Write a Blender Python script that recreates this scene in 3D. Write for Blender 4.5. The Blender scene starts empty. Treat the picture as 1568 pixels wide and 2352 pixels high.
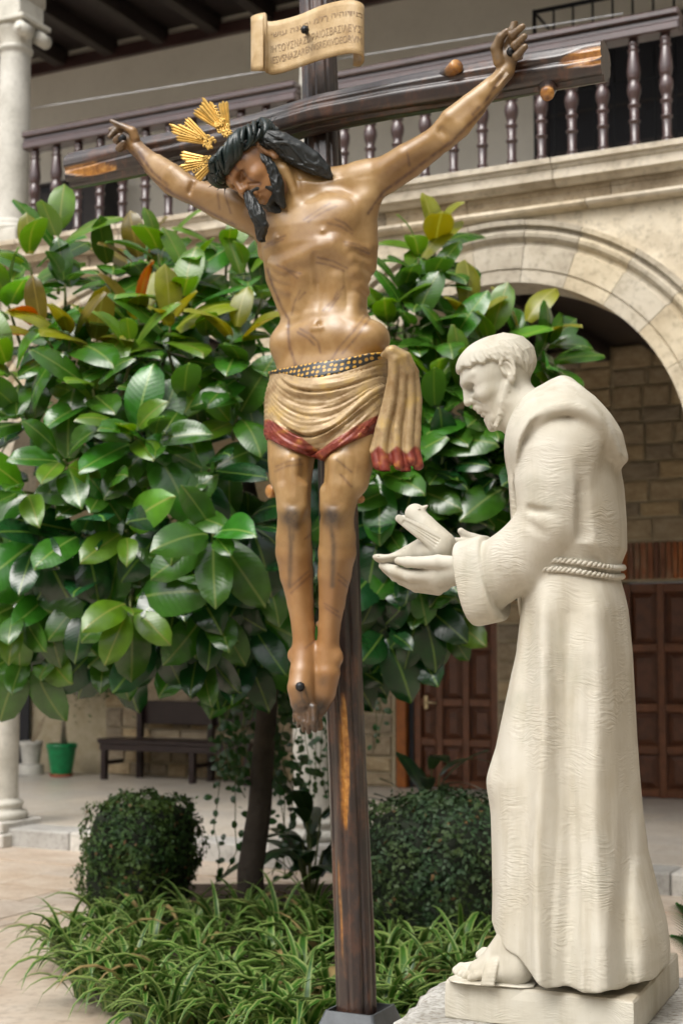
import bpy, math, random
import numpy as np
from mathutils import Vector, Matrix
random.seed(7); RNG = np.random.default_rng(11)
scene = bpy.context.scene
COL = scene.collection
R = math.radians

# ------------------------------------------------------------------ camera
FPX, CX, CY, HP, EYE = 3400.0, 784.0, 1176.0, 309.0, 1.62   # focal length, centre and horizon offset (picture 1568 x 2352)
PITCH = math.atan(HP / FPX)
cam_d = bpy.data.cameras.new('camera'); cam = bpy.data.objects.new('camera', cam_d); COL.objects.link(cam)
cam.location = (0, 0, EYE); cam.rotation_euler = (math.pi / 2 + PITCH, 0, 0)
cam_d.sensor_fit = 'VERTICAL'; cam_d.sensor_height = 22.2; cam_d.sensor_width = 14.8
cam_d.lens = 22.2 * FPX / 2352.0
cam_d.clip_start = 0.1; cam_d.clip_end = 500
cam_d.dof.use_dof = True; cam_d.dof.focus_distance = 3.95; cam_d.dof.aperture_fstop = 2.6
scene.camera = cam

# ------------------------------------------------------------------ sky, sun, exposure
SUN_EL, SUN_ROT = R(58), R(-35)          # high soft sun behind thin cloud, from the upper left
world = bpy.data.worlds.new('World'); scene.world = world; world.use_nodes = True
wn = world.node_tree.nodes; wl = world.node_tree.links
bg = wn['Background']
sky = wn.new('ShaderNodeTexSky'); sky.sky_type = 'NISHITA'; sky.sun_disc = False
sky.sun_elevation = SUN_EL; sky.sun_rotation = R(215); sky.dust_density = 6.0; sky.air_density = 1.0; sky.ozone_density = 1.0
hs = wn.new('ShaderNodeHueSaturation'); hs.inputs['Saturation'].default_value = 0.22
wl.new(sky.outputs['Color'], hs.inputs['Color']); wl.new(hs.outputs['Color'], bg.inputs['Color'])
bg.inputs['Strength'].default_value = 0.15
sun_d = bpy.data.lights.new('sun', 'SUN'); sun_d.energy = 0.9; sun_d.angle = R(40); sun_d.color = (1.0, 0.95, 0.85)
sun = bpy.data.objects.new('sun', sun_d); COL.objects.link(sun)
sd = Vector((-0.42, -0.62, 1.0)).normalized()      # direction towards the sun
sun.rotation_euler = sd.to_track_quat('Z', 'Y').to_euler()
sky.sun_rotation = math.atan2(sd.x, sd.y); sky.sun_elevation = math.asin(sd.z)
scene.view_settings.view_transform = 'Standard'; scene.view_settings.look = 'None'
scene.view_settings.gamma = 1.0; scene.view_settings.exposure = 0.54
scene.cycles.max_bounces = 4; scene.cycles.diffuse_bounces = 2; scene.cycles.adaptive_threshold = 0.03; scene.cycles.transparent_max_bounces = 8
scene.cycles.caustics_reflective = False; scene.cycles.caustics_refractive = False
scene.cycles.use_denoising = True

# ------------------------------------------------------------------ frames: picture point + distance -> place
C0 = np.array([0, 0, EYE]); FW = np.array([0, math.cos(PITCH), math.sin(PITCH)]); UP = np.array([0, -math.sin(PITCH), math.cos(PITCH)])
def ray(dx, dy): return np.array([(dx - CX) / FPX, 0, 0]) - (dy - CY) / FPX * UP + FW
def on_z(dx, dy, z):
    r = ray(dx, dy); return C0 + r * (z - EYE) / r[2]
class Frame:
    """upright frame: x to the right along the thing, y away from the viewer, z up (0 = courtyard floor)"""
    def __init__(s, yaw, o):
        s.o = np.array([o[0], o[1], 0.0]); y = math.radians(yaw)
        s.ex = np.array([math.cos(y), -math.sin(y), 0]); s.ey = np.array([math.sin(y), math.cos(y), 0]); s.ez = np.array([0, 0, 1.0])
        s.M = Matrix(((s.ex[0], s.ey[0], 0, s.o[0]), (s.ex[1], s.ey[1], 0, s.o[1]), (0, 0, 1, 0), (0, 0, 0, 1)))
    def P(s, dx, dy, n=0.0):
        r = ray(dx, dy); t = (np.dot(s.o - C0, s.ey) - n) / np.dot(r, s.ey); q = C0 + t * r
        return np.array([np.dot(q - s.o, s.ex), -n, q[2]])
    def W(s, p): return s.o + p[0] * s.ex + p[1] * s.ey + p[2] * s.ez
    def L(s, q): d = np.asarray(q) - s.o; return np.array([np.dot(d, s.ex), np.dot(d, s.ey), d[2]])
    def px(s, p): return float(np.dot(s.W(p) - C0, FW)) / FPX        # metres per picture point there

# ------------------------------------------------------------------ implicit carving
class SDF:
    def __init__(s, lo, hi, h):
        s.lo = np.array(lo, float); s.h = h
        s.n = np.ceil((np.array(hi) - s.lo) / h).astype(int) + 1
        s.D = np.full(s.n, 0.25, np.float32)
        s.ax = [(s.lo[i] + h * np.arange(s.n[i])).astype(np.float32) for i in range(3)]
    def like(s):
        q = object.__new__(SDF); q.lo, q.h, q.n, q.ax = s.lo, s.h, s.n, s.ax; q.D = np.full(s.n, 0.25, np.float32); return q
    def do(s, fn, lo, hi, k=0.0, op='add'):
        a = np.clip(np.floor((np.array(lo) - s.lo) / s.h).astype(int), 0, s.n); b = np.clip(np.ceil((np.array(hi) - s.lo) / s.h).astype(int) + 1, 0, s.n)
        if np.any(b <= a): return s
        sl = tuple(slice(a[i], b[i]) for i in range(3))
        x = s.ax[0][sl[0]][:, None, None]; y = s.ax[1][sl[1]][None, :, None]; z = s.ax[2][sl[2]][None, None, :]
        d = fn(x, y, z); A = s.D[sl]
        if op == 'add':
            if k > 0:
                h = np.maximum(k - np.abs(A - d), 0) / k; s.D[sl] = np.minimum(A, d) - h * h * k * 0.25
            else: s.D[sl] = np.minimum(A, d)
        elif op == 'sub':
            d = -d
            if k > 0:
                h = np.maximum(k - np.abs(A - d), 0) / k; s.D[sl] = np.maximum(A, d) + h * h * k * 0.25
            else: s.D[sl] = np.maximum(A, d)
        elif op == 'cut':
            if k > 0:
                h = np.maximum(k - np.abs(A - d), 0) / k; s.D[sl] = np.maximum(A, d) + h * h * k * 0.25
            else: s.D[sl] = np.maximum(A, d)
        elif op == 'disp': s.D[sl] = A + d
        return s
    def cone(s, a, b, ra, rb, k=0.0, op='add', fl=None):
        """tapered capsule; fl = (direction, factor) squashes its section"""
        a = np.asarray(a, float); b = np.asarray(b, float); m = max(ra, rb) * (max(1, fl[1]) if fl else 1) + k + s.h
        ba = b - a; L2 = max(float(ba @ ba), 1e-12)
        if fl: fd = np.asarray(fl[0], float); fd = fd / np.linalg.norm(fd); g = 1 / fl[1] ** 2 - 1
        def fn(x, y, z):
            px, py, pz = x - a[0], y - a[1], z - a[2]
            t = np.clip((px * ba[0] + py * ba[1] + pz * ba[2]) / L2, 0, 1)
            qx, qy, qz = px - t * ba[0], py - t * ba[1], pz - t * ba[2]
            d2 = qx * qx + qy * qy + qz * qz
            if fl:
                c = qx * fd[0] + qy * fd[1] + qz * fd[2]; e2 = d2 + c * c * g
                e = np.sqrt(np.maximum(e2, 1e-12)); r = ra + (rb - ra) * t
                return ((e - r) * np.minimum(1.0, np.sqrt(np.maximum(d2, 1e-12)) / e)).astype(np.float32)
            return (np.sqrt(d2) - (ra + (rb - ra) * t)).astype(np.float32)
        return s.do(fn, np.minimum(a, b) - m, np.maximum(a, b) + m, k, op)
    def chain(s, pts, k=0.0, op='add', fl=None, kin=0.004):
        """one limb of tapered capsules, joined softly along itself, then blended in with k"""
        rm = max(r for _, r in pts) * (max(1, fl[1]) if fl else 1) + k + 2 * s.h; P_ = np.array([p for p, _ in pts])
        lo, hi = P_.min(0) - rm, P_.max(0) + rm
        a = np.clip(np.floor((lo - s.lo) / s.h).astype(int), 0, s.n - 2); b = np.clip(np.ceil((hi - s.lo) / s.h).astype(int) + 1, a + 2, s.n)
        q = object.__new__(SDF); q.lo, q.h, q.n = s.lo + a * s.h, s.h, b - a; q.ax = [s.ax[i][a[i]:b[i]] for i in range(3)]; q.D = np.full(q.n, 0.25, np.float32)
        for (u, ru), (v, rv) in zip(pts[:-1], pts[1:]): q.cone(u, v, ru, rv, kin, 'add', fl)
        return s.do(lambda x, y, z: q.D, q.lo + .1 * s.h, q.lo + (q.n - 1.1) * s.h, k, op)
    def ell(s, c, r, k=0.0, op='add', ax=None):
        """ellipsoid; ax = rows of axis directions"""
        c = np.asarray(c, float); r = np.asarray(r, float); M = np.eye(3) if ax is None else np.asarray(ax, float)
        m = max(r) + k + s.h
        def fn(x, y, z):
            p = (x - c[0], y - c[1], z - c[2]); k0 = 0; k1 = 0
            for i in range(3):
                q = p[0] * M[i, 0] + p[1] * M[i, 1] + p[2] * M[i, 2]
                k0 = k0 + (q / r[i]) ** 2; k1 = k1 + (q / r[i] ** 2) ** 2
            k0 = np.sqrt(np.maximum(k0, 1e-9)); return (k0 * (k0 - 1) / np.sqrt(np.maximum(k1, 1e-9))).astype(np.float32)
        return s.do(fn, c - m, c + m, k, op)
    def blur(s, lo, hi, it=2):
        a = np.clip(((np.array(lo) - s.lo) / s.h).astype(int), 0, s.n); b = np.clip(((np.array(hi) - s.lo) / s.h).astype(int), 0, s.n); sl = tuple(slice(a[i], b[i]) for i in range(3)); A = s.D[sl].copy()
        for _ in range(it):
            for ax in range(3):
                B = np.moveaxis(A, ax, 0); C = B.copy(); C[1:-1] = (B[:-2] + B[1:-1] * 2 + B[2:]) / 4; A = np.moveaxis(C, 0, ax)
        m = 6; w = np.ones(A.shape, np.float32)
        for ax in range(3):
            n = A.shape[ax]; r = np.clip(np.minimum(np.arange(n), np.arange(n)[::-1]) / m, 0, 1); sh = [1, 1, 1]; sh[ax] = n; w = w * r.reshape(sh)
        s.D[sl] = s.D[sl] * (1 - w) + A * w; return s
    def surf(s, fr, dx, dy, deep=0.0):
        """the carved surface point that a picture point looks at, moved in by deep"""
        o = fr.L(C0); r = ray(dx, dy); d = np.array([r @ fr.ex, r @ fr.ey, r[2]]); d /= np.linalg.norm(d)
        t0 = (s.lo[1] - o[1]) / d[1]; t = np.arange(t0, t0 + (s.n[1] * s.h) / d[1], s.h * .4); q = o + t[:, None] * d
        i = np.round((q - s.lo) / s.h).astype(int); ok = ((i >= 0) & (i < s.n)).all(1); v = np.full(len(t), 1.0); v[ok] = s.D[i[ok, 0], i[ok, 1], i[ok, 2]]
        k = np.argmax(v < 0) if (v < 0).any() else len(t) // 2
        return q[k] + d * deep
    def mesh(s):
        D = s.D; S = D < 0; n = s.n
        cn = tuple(n - 1); cnt = np.zeros(cn, np.float32); acc = [np.zeros(cn, np.float32) for _ in range(3)]
        offs = [(i, j, k) for i in (0, 1) for j in (0, 1) for k in (0, 1)]
        inside = np.zeros(cn, np.uint8)
        for o in offs: inside += S[o[0]:o[0] + cn[0], o[1]:o[1] + cn[1], o[2]:o[2] + cn[2]]
        act = np.argwhere((inside > 0) & (inside < 8))
        if len(act) == 0: return np.zeros((0, 3)), np.zeros((0, 4), int)
        v = np.zeros((len(act), 3)); w = np.zeros(len(act))
        for o in offs:
            for ax in range(3):
                if o[ax] == 1: continue
                q = list(o); q[ax] = 1
                d0 = D[act[:, 0] + o[0], act[:, 1] + o[1], act[:, 2] + o[2]]; d1 = D[act[:, 0] + q[0], act[:, 1] + q[1], act[:, 2] + q[2]]
                m = (d0 < 0) != (d1 < 0); t = d0[m] / (d0[m] - d1[m])
                p = np.repeat(np.array(o, float)[None], m.sum(), 0); p[:, ax] += t
                v[m] += p; w[m] += 1
        v = v / w[:, None] + act; V = s.lo + v * s.h
        idx = np.full(cn, -1, np.int64); idx[act[:, 0], act[:, 1], act[:, 2]] = np.arange(len(act))
        Q = []
        for ax in range(3):
            a, b = [(1, 2), (2, 0), (0, 1)][ax]
            sl0 = [slice(1, n[i] - 1) for i in range(3)]; sl1 = list(sl0); sl0[ax] = slice(0, n[ax] - 1); sl1[ax] = slice(1, n[ax])
            A = S[tuple(sl0)]; B = S[tuple(sl1)]
            e = np.argwhere(A != B)
            if len(e) == 0: continue
            flip = A[e[:, 0], e[:, 1], e[:, 2]]
            g = e.copy(); g[:, a] += 1; g[:, b] += 1
            def cell(da, db):
                c = g.copy(); c[:, a] += da; c[:, b] += db; return idx[c[:, 0], c[:, 1], c[:, 2]]
            q = np.stack([cell(-1, -1), cell(0, -1), cell(0, 0), cell(-1, 0)], 1)
            q[~flip] = q[~flip][:, ::-1]
            Q.append(q)
        Q = np.concatenate(Q); Q = Q[(Q >= 0).all(1)]
        return V, Q

def relax(V, Q, it=1, lam=0.5):
    e = np.concatenate([Q[:, [0, 1]], Q[:, [1, 2]], Q[:, [2, 3]], Q[:, [3, 0]]])
    for _ in range(it):
        acc = np.zeros_like(V); c = np.zeros(len(V))
        for i, j in ((0, 1), (1, 0)):
            np.add.at(acc, e[:, i], V[e[:, j]]); np.add.at(c, e[:, i], 1)
        V = V + lam * (acc / np.maximum(c, 1)[:, None] - V)
    return V

# ------------------------------------------------------------------ scene objects
def put(o, parent=None):
    COL.objects.link(o)
    if parent is not None: o.parent = parent
    return o
def tag(o, label=None, cat=None, group=None, kind=None):
    for k, v in (('label', label), ('category', cat), ('group', group), ('kind', kind)):
        if v: o[k] = v
    return o
def thing(name, label, cat, M=None, group=None):
    o = bpy.data.objects.new(name, None); COL.objects.link(o); o.empty_display_size = 0.1
    if M is not None: o.matrix_world = M
    return tag(o, label, cat, group)
def mesh_np(name, V, Q, smooth=True):
    me = bpy.data.meshes.new(name); V = np.asarray(V, np.float32); Q = np.asarray(Q, np.int32); m = Q.shape[1]
    me.vertices.add(len(V)); me.vertices.foreach_set('co', V.ravel())
    me.loops.add(Q.size); me.loops.foreach_set('vertex_index', Q.ravel())
    me.polygons.add(len(Q)); me.polygons.foreach_set('loop_start', np.arange(0, Q.size, m, dtype=np.int32))
    me.polygons.foreach_set('loop_total', np.full(len(Q), m, np.int32))
    me.update(calc_edges=True)
    if smooth: me.polygons.foreach_set('use_smooth', np.ones(len(Q), bool))
    me.validate()
    return me
def mesh_py(name, V, Fc, smooth=False):
    me = bpy.data.meshes.new(name); me.from_pydata([tuple(map(float, v)) for v in V], [], [tuple(map(int, f)) for f in Fc]); me.update()
    if smooth: me.polygons.foreach_set('use_smooth', np.ones(len(me.polygons), bool))
    return me
def obj(name, me, mat, parent=None):
    if mat is not None and not me.materials: me.materials.append(mat)
    return put(bpy.data.objects.new(name, me), parent)
def attr(me, name, vals):
    a = me.attributes.new(name, 'FLOAT', 'POINT'); a.data.foreach_set('value', np.asarray(vals, np.float32))

class MB:
    """collects simple solids into one mesh"""
    def __init__(s): s.V = []; s.F = []; s.sm = []
    def add(s, V, Fc, smooth=False):
        o = len(s.V); s.V += [tuple(map(float, v)) for v in V]; s.F += [tuple(i + o for i in f) for f in Fc]; s.sm += [smooth] * len(Fc); return s
    def box(s, lo, hi, bev=0.0):
        x0, y0, z0 = lo; x1, y1, z1 = hi
        if bev <= 0:
            return s.add([(x0, y0, z0), (x1, y0, z0), (x1, y1, z0), (x0, y1, z0), (x0, y0, z1), (x1, y0, z1), (x1, y1, z1), (x0, y1, z1)],
                         [(0, 3, 2, 1), (4, 5, 6, 7), (0, 1, 5, 4), (1, 2, 6, 5), (2, 3, 7, 6), (3, 0, 4, 7)])
        b = min(bev, (x1 - x0) / 2.01, (y1 - y0) / 2.01, (z1 - z0) / 2.01)
        V = []
        for z, i in ((z0, b), (z0 + b, 0), (z1 - b, 0), (z1, b)):
            V += [(x0 + i, y0 + b if i == 0 else y0 + i, z)]; V.pop()
            j = i
            V += [(x0 + j + (b if j == 0 else 0), y0 + j, z), (x1 - j - (b if j == 0 else 0), y0 + j, z), (x1 - j, y0 + j + (b if j == 0 else 0), z), (x1 - j, y1 - j - (b if j == 0 else 0), z),
                  (x1 - j - (b if j == 0 else 0), y1 - j, z), (x0 + j + (b if j == 0 else 0), y1 - j, z), (x0 + j, y1 - j - (b if j == 0 else 0), z), (x0 + j, y0 + j + (b if j == 0 else 0), z)]
        Fc = [tuple(range(7, -1, -1)), tuple(range(24, 32))]
        for r in range(3):
            for i in range(8): Fc.append((r * 8 + i, r * 8 + (i + 1) % 8, r * 8 + 8 + (i + 1) % 8, r * 8 + 8 + i))
        return s.add(V, Fc)
    def lathe(s, prof, c=(0, 0, 0), n=16, axis=None):
        c = np.array(c, float); V = []; Fc = []
        for r, z in prof:
            for i in range(n):
                a = 2 * math.pi * i / n; V.append(c + np.array([r * math.cos(a), r * math.sin(a), z]))
        m = len(prof)
        for j in range(m - 1):
            for i in range(n): Fc.append((j * n + i, j * n + (i + 1) % n, (j + 1) * n + (i + 1) % n, (j + 1) * n + i))
        s.add(V, Fc, True)
        return s.add([V[i] for i in range(n)] + [V[(m - 1) * n + i] for i in range(n)], [tuple(range(n - 1, -1, -1)), tuple(range(n, 2 * n))])
    def tube(s, pts, rad, n=6, cap=True, rot=0.0):
        pts = [np.array(p, float) for p in pts]; rad = [rad] * len(pts) if np.isscalar(rad) else rad
        V = []; Fc = []; up = np.array([0.13, 0.21, 0.97])
        for i, p in enumerate(pts):
            t = pts[min(i + 1, len(pts) - 1)] - pts[max(i - 1, 0)]; t = t / (np.linalg.norm(t) + 1e-9)
            a = np.cross(t, up)
            if np.linalg.norm(a) < 0.05: a = np.cross(t, np.array([1, 0, 0.0]))
            a /= np.linalg.norm(a); b = np.cross(a, t); up = b if abs(t @ b) < 0.9 else up
            for k in range(n):
                q = 2 * math.pi * k / n + rot; V.append(p + rad[i] * (math.cos(q) * a + math.sin(q) * b))
        for i in range(len(pts) - 1):
            for k in range(n): Fc.append((i * n + k, i * n + (k + 1) % n, (i + 1) * n + (k + 1) % n, (i + 1) * n + k))
        if cap: Fc += [tuple(range(n - 1, -1, -1)), tuple(range((len(pts) - 1) * n, len(pts) * n))]
        return s.add(V, Fc, True)
    def mesh(s, name):
        me = mesh_py(name, s.V, s.F); me.polygons.foreach_set('use_smooth', np.array(s.sm, bool)); return me
    def build(s, name, mat, parent=None): return obj(name, s.mesh(name), mat, parent)

# ------------------------------------------------------------------ materials
def srgb(*c): return tuple(((v / 255) / 12.92 if v / 255 <= 0.04045 else ((v / 255 + 0.055) / 1.055) ** 2.4) for v in c) + (1.0,)
class NT:
    def __init__(s, name):
        s.m = bpy.data.materials.new(name); s.m.use_nodes = True; s.t = s.m.node_tree; s.b = s.t.nodes['Principled BSDF']
    def n(s, typ, ins=None, **kw):
        q = s.t.nodes.new('ShaderNode' + typ)
        for k, v in kw.items(): setattr(q, k, v)
        for k, v in (ins or {}).items():
            if isinstance(v, bpy.types.NodeSocket): s.t.links.new(v, q.inputs[k])
            else: q.inputs[k].default_value = v
        return q
    def set(s, **kw):
        for k, v in kw.items():
            k = k.replace('_', ' ')
            if isinstance(v, bpy.types.NodeSocket): s.t.links.new(v, s.b.inputs[k])
            else: s.b.inputs[k].default_value = v
        return s
    def coord(s, kind='Object', scale=(1, 1, 1), rot=(0, 0, 0)):
        c = s.n('TexCoord'); mp = s.n('Mapping', {'Vector': c.outputs[kind], 'Scale': scale, 'Rotation': rot}); return mp.outputs['Vector']
    def noise(s, vec, scale, detail=4, rough=0.55, dist=0.0):
        return s.n('TexNoise', {'Vector': vec, 'Scale': scale, 'Detail': detail, 'Roughness': rough, 'Distortion': dist}).outputs['Fac']
    def ramp(s, fac, stops):
        r = s.n('ValToRGB', {'Fac': fac}); e = r.color_ramp.elements
        while len(e) < len(stops): e.new(0.5)
        for q, (p, c) in zip(e, stops): q.position = p; q.color = c if len(c) == 4 else tuple(c) + (1.0,)
        return r.outputs['Color']
    def mix(s, fac, a, b, mode='MIX'):
        m = s.n('Mix', data_type='RGBA', blend_type=mode)
        for i, v in ((0, fac), (6, a), (7, b)):
            if isinstance(v, bpy.types.NodeSocket): s.t.links.new(v, m.inputs[i])
            else: m.inputs[i].default_value = v
        return m.outputs[2]
    def attr(s, name): return s.n('Attribute', attribute_name=name).outputs['Fac']
    def math(s, op, a, b=0.0, c=0.0):
        m = s.n('Math', operation=op)
        for i, v in enumerate((a, b, c)):
            if isinstance(v, bpy.types.NodeSocket): s.t.links.new(v, m.inputs[i])
            else: m.inputs[i].default_value = v
        return m.outputs[0]
    def bump(s, h, strength=0.3, dist=0.01, normal=None):
        ins = {'Height': h, 'Strength': strength, 'Distance': dist}
        if normal is not None: ins['Normal'] = normal
        o = s.n('Bump', ins).outputs['Normal']; s.t.links.new(o, s.b.inputs['Normal']); return o
def head_base(g, H, AX, K, beard, ear=1.0):
    """a man's head carved from blended solids; local units forward/up/side"""
    E = lambda c, r, k=0, op='add': g.ell(H(*c), np.array(r) * K, k * K, op, AX)
    Cn = lambda a, b, ra, rb, k=0, op='add', fl=None: g.cone(H(*a), H(*b), ra * K, rb * K, k * K, op, fl)
    E((-16, 20), (88, 71, 68)); E((25, 10), (50, 58, 56), 20); E((24, -30), (47, 62, 52), 18); E((24, -60), (40, 36, 42), 16)
    for s in (1, -1):
        Cn((68, 25, s * 9), (47, 29, s * 46), 11, 8, 8)          # brow
        E((72, 4, s * 26), (23, 12, 20), 9, 'sub')                # socket
        E((45, 0, s * 27), (18, 13, 18), 5)                       # lid over the eye
        Cn((66, -9, s * 16), (50, -11, s * 43), 2.2, 1.6, 3, 'sub')
        Cn((63, 7, s * 16), (47, 9, s * 45), 1.6, 1.2, 3, 'sub')
        Cn((62, -15, s * 20), (46, -17, s * 40), 4.5, 3, 6)
        E((36, -22, s * 41), (26, 16, 15), 14)                    # cheekbone
        E((72, -22, s * 10), (9, 8, 7), 4)                        # nostril wing
        Cn((77, -29, s * 6), (70, -29, s * 8), 2.5, 2.5, 2, 'sub')
        Cn((68, -22, s * 20), (58, -42, s * 33), 1.2, 1.5, 7, 'sub')  # fold beside the nose
        Cn((73, -37, s * 3), (50, -62, s * 29), 8, 7, 5)          # moustache
        # ear
        e_ = lambda f, u: (-24 + (f + 24) * ear, -2 + (u + 2) * ear)
        E(e_(-24, -3) + (s * 66,), (15 * ear, 25 * ear, 11), 4); E(e_(-21, 1) + (s * 77,), (9 * ear, 16 * ear, 8), 3, 'sub')
        pts = [e_(*q) for q in ((-14, 16), (-18, 23), (-27, 25), (-36, 19), (-40, 5), (-37, -9), (-30, -20))]
        for (a, b), (c, d) in zip(pts[:-1], pts[1:]): Cn((a, b, s * 73), (c, d, s * 73), 4.4 * ear, 4.4 * ear, 2)
        Cn(e_(-12, 14) + (s * 69,), e_(-13, -8) + (s * 70,), 4, 4.5, 3); E(e_(-20, -25) + (s * 69,), (9 * ear, 9 * ear, 6), 4)
    Cn((69, 22), (84, -16), 7.5, 9.5, 6); E((86, -19), (8, 9, 8), 4)
    E((66, -62), (8, 6, 15), 4); Cn((76, -54, -13), (76, -54, 13), 2.6, 2.6, 3, 'sub'); Cn((72, -50, -8), (72, -50, 8), 5, 5, 5)
    if beard:
        for s in (1, -1):
            Cn((42, -84, s * 24), (14, -62, s * 42), 20, 17, 8); Cn((14, -62, s * 42), (-8, -30, s * 55), 17, 11, 8); Cn((56, -40, s * 27), (44, -78, s * 26), 5, 6, 8)
        E((44, -84), (27, 26, 30), 12); Cn((56, -78), (64, -98), 15, 10, 8); Cn((70, -68, -9), (70, -68, 9), 2, 2, 5, 'sub')
        rb = random.Random(40)          # carved curls
        for s in (1, -1):
            for i in range(95):
                t = rb.random(); ax_ = np.array([42 - 50 * t, -85 + 55 * t, s * (24 + 31 * t)]); rr = 19 - 7 * t; ph = rb.uniform(-1.3, 1.0)
                out = np.array([.55 * math.sin(ph) * -1, .6 * math.sin(ph), s * math.cos(ph)]); out /= np.linalg.norm(out); b0 = ax_ + out * rr
                d = np.array([.55 + rb.uniform(-.5, .5), -.8 + rb.uniform(-.4, .4), s * rb.uniform(-.2, .25)]); L = rb.uniform(7, 12); Cn(tuple(b0), tuple(b0 + d * L), rb.uniform(4.2, 5.6), 3.0, 1.5)
            for i in range(26):
                b0 = np.array([rb.uniform(46, 68), rb.uniform(-92, -76), s * rb.uniform(2, 26)]); Cn(tuple(b0), tuple(b0 + np.array([rb.uniform(-1, 4), -11, rb.uniform(-3, 3)])), 4, 2.2, 1.5)
    else: E((50, -76), (16, 16, 20), 12)
# ================================================================== the white stone saint
FR = Frame(22, (0.61, 4.03))
SBASE = 0.75
def stone_mat():
    t = NT('white_stone'); c = t.coord('Object')
    n1 = t.noise(c, 5, 5); n2 = t.noise(c, 38, 4)
    col = t.ramp(n1, [(0.3, (0.49, 0.45, 0.36)), (0.55, (0.575, 0.545, 0.465)), (0.8, (0.615, 0.59, 0.52))])
    sp = t.ramp(t.noise(c, 140, 2), [(0.70, (1, 1, 1)), (0.79, (0.55, 0.52, 0.45))])
    col = t.mix(0.5, col, sp, 'MULTIPLY')
    stv = t.ramp(t.noise(t.coord('Object', (16, 16, 1.9)), 1.0, 4, .6), [(.50, (0, 0, 0)), (.74, (1, 1, 1))])
    col = t.mix(t.math('MULTIPLY', stv, .48), col, (.36, .31, .21, 1))
    col = t.mix(t.math('MULTIPLY', t.ramp(t.noise(c, 3.2, 5, .7), [(.55, (0, 0, 0)), (.75, (1, 1, 1))]), .42), col, (.33, .34, .27, 1))
    # chisel strokes: short ripples that run across the folds
    g = t.attr('strokes')
    d = t.n('TexNoise', {'Vector': c, 'Scale': 6.0, 'Detail': 2.0}).outputs['Color']
    vec = t.n('VectorMath', {0: c, 1: t.n('VectorMath', {0: d, 'Scale': 0.11}, operation='SCALE').outputs[0]}, operation='ADD').outputs[0]
    vec = t.n('Mapping', {'Vector': vec, 'Scale': (32.0, 32.0, 180.0), 'Rotation': (0.1, 0.15, 0)}).outputs[0]
    w = t.ramp(t.n('TexNoise', {'Vector': vec, 'Scale': 1.0, 'Detail': 1.5, 'Roughness': 0.5}).outputs['Fac'], [(0.36, (0, 0, 0)), (0.66, (1, 1, 1))])
    m = t.ramp(t.noise(c, 11, 3), [(0.42, (0.0, 0.0, 0.0)), (0.66, (1, 1, 1))])
    h = t.math('MULTIPLY', t.math('MULTIPLY', w, m), g)
    h = t.math('ADD', h, t.math('MULTIPLY', n2, 0.3))
    dirt = t.math('MULTIPLY', t.attr('dirt'), t.ramp(t.noise(c, 24, 5), [(0.35, (0.4, 0.4, 0.4)), (0.7, (1, 1, 1))]))
    col = t.mix(dirt, col, (0.30, 0.22, 0.11, 1))
    t.set(Base_Color=col, Roughness=0.72); t.b.inputs['Specular IOR Level'].default_value = 0.3
    t.bump(h, 0.4, 0.0030)
    return t.m
M_STONE = stone_mat()

def P(dx, dy, n=0.0): return FR.P(dx, dy, n)
def PR(dx, dy, n, r): p = FR.P(dx, dy, n); return (p, r * FR.px(p))
K = FR.px(P(1299, 1300))            # metres per picture point at the statue

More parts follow.
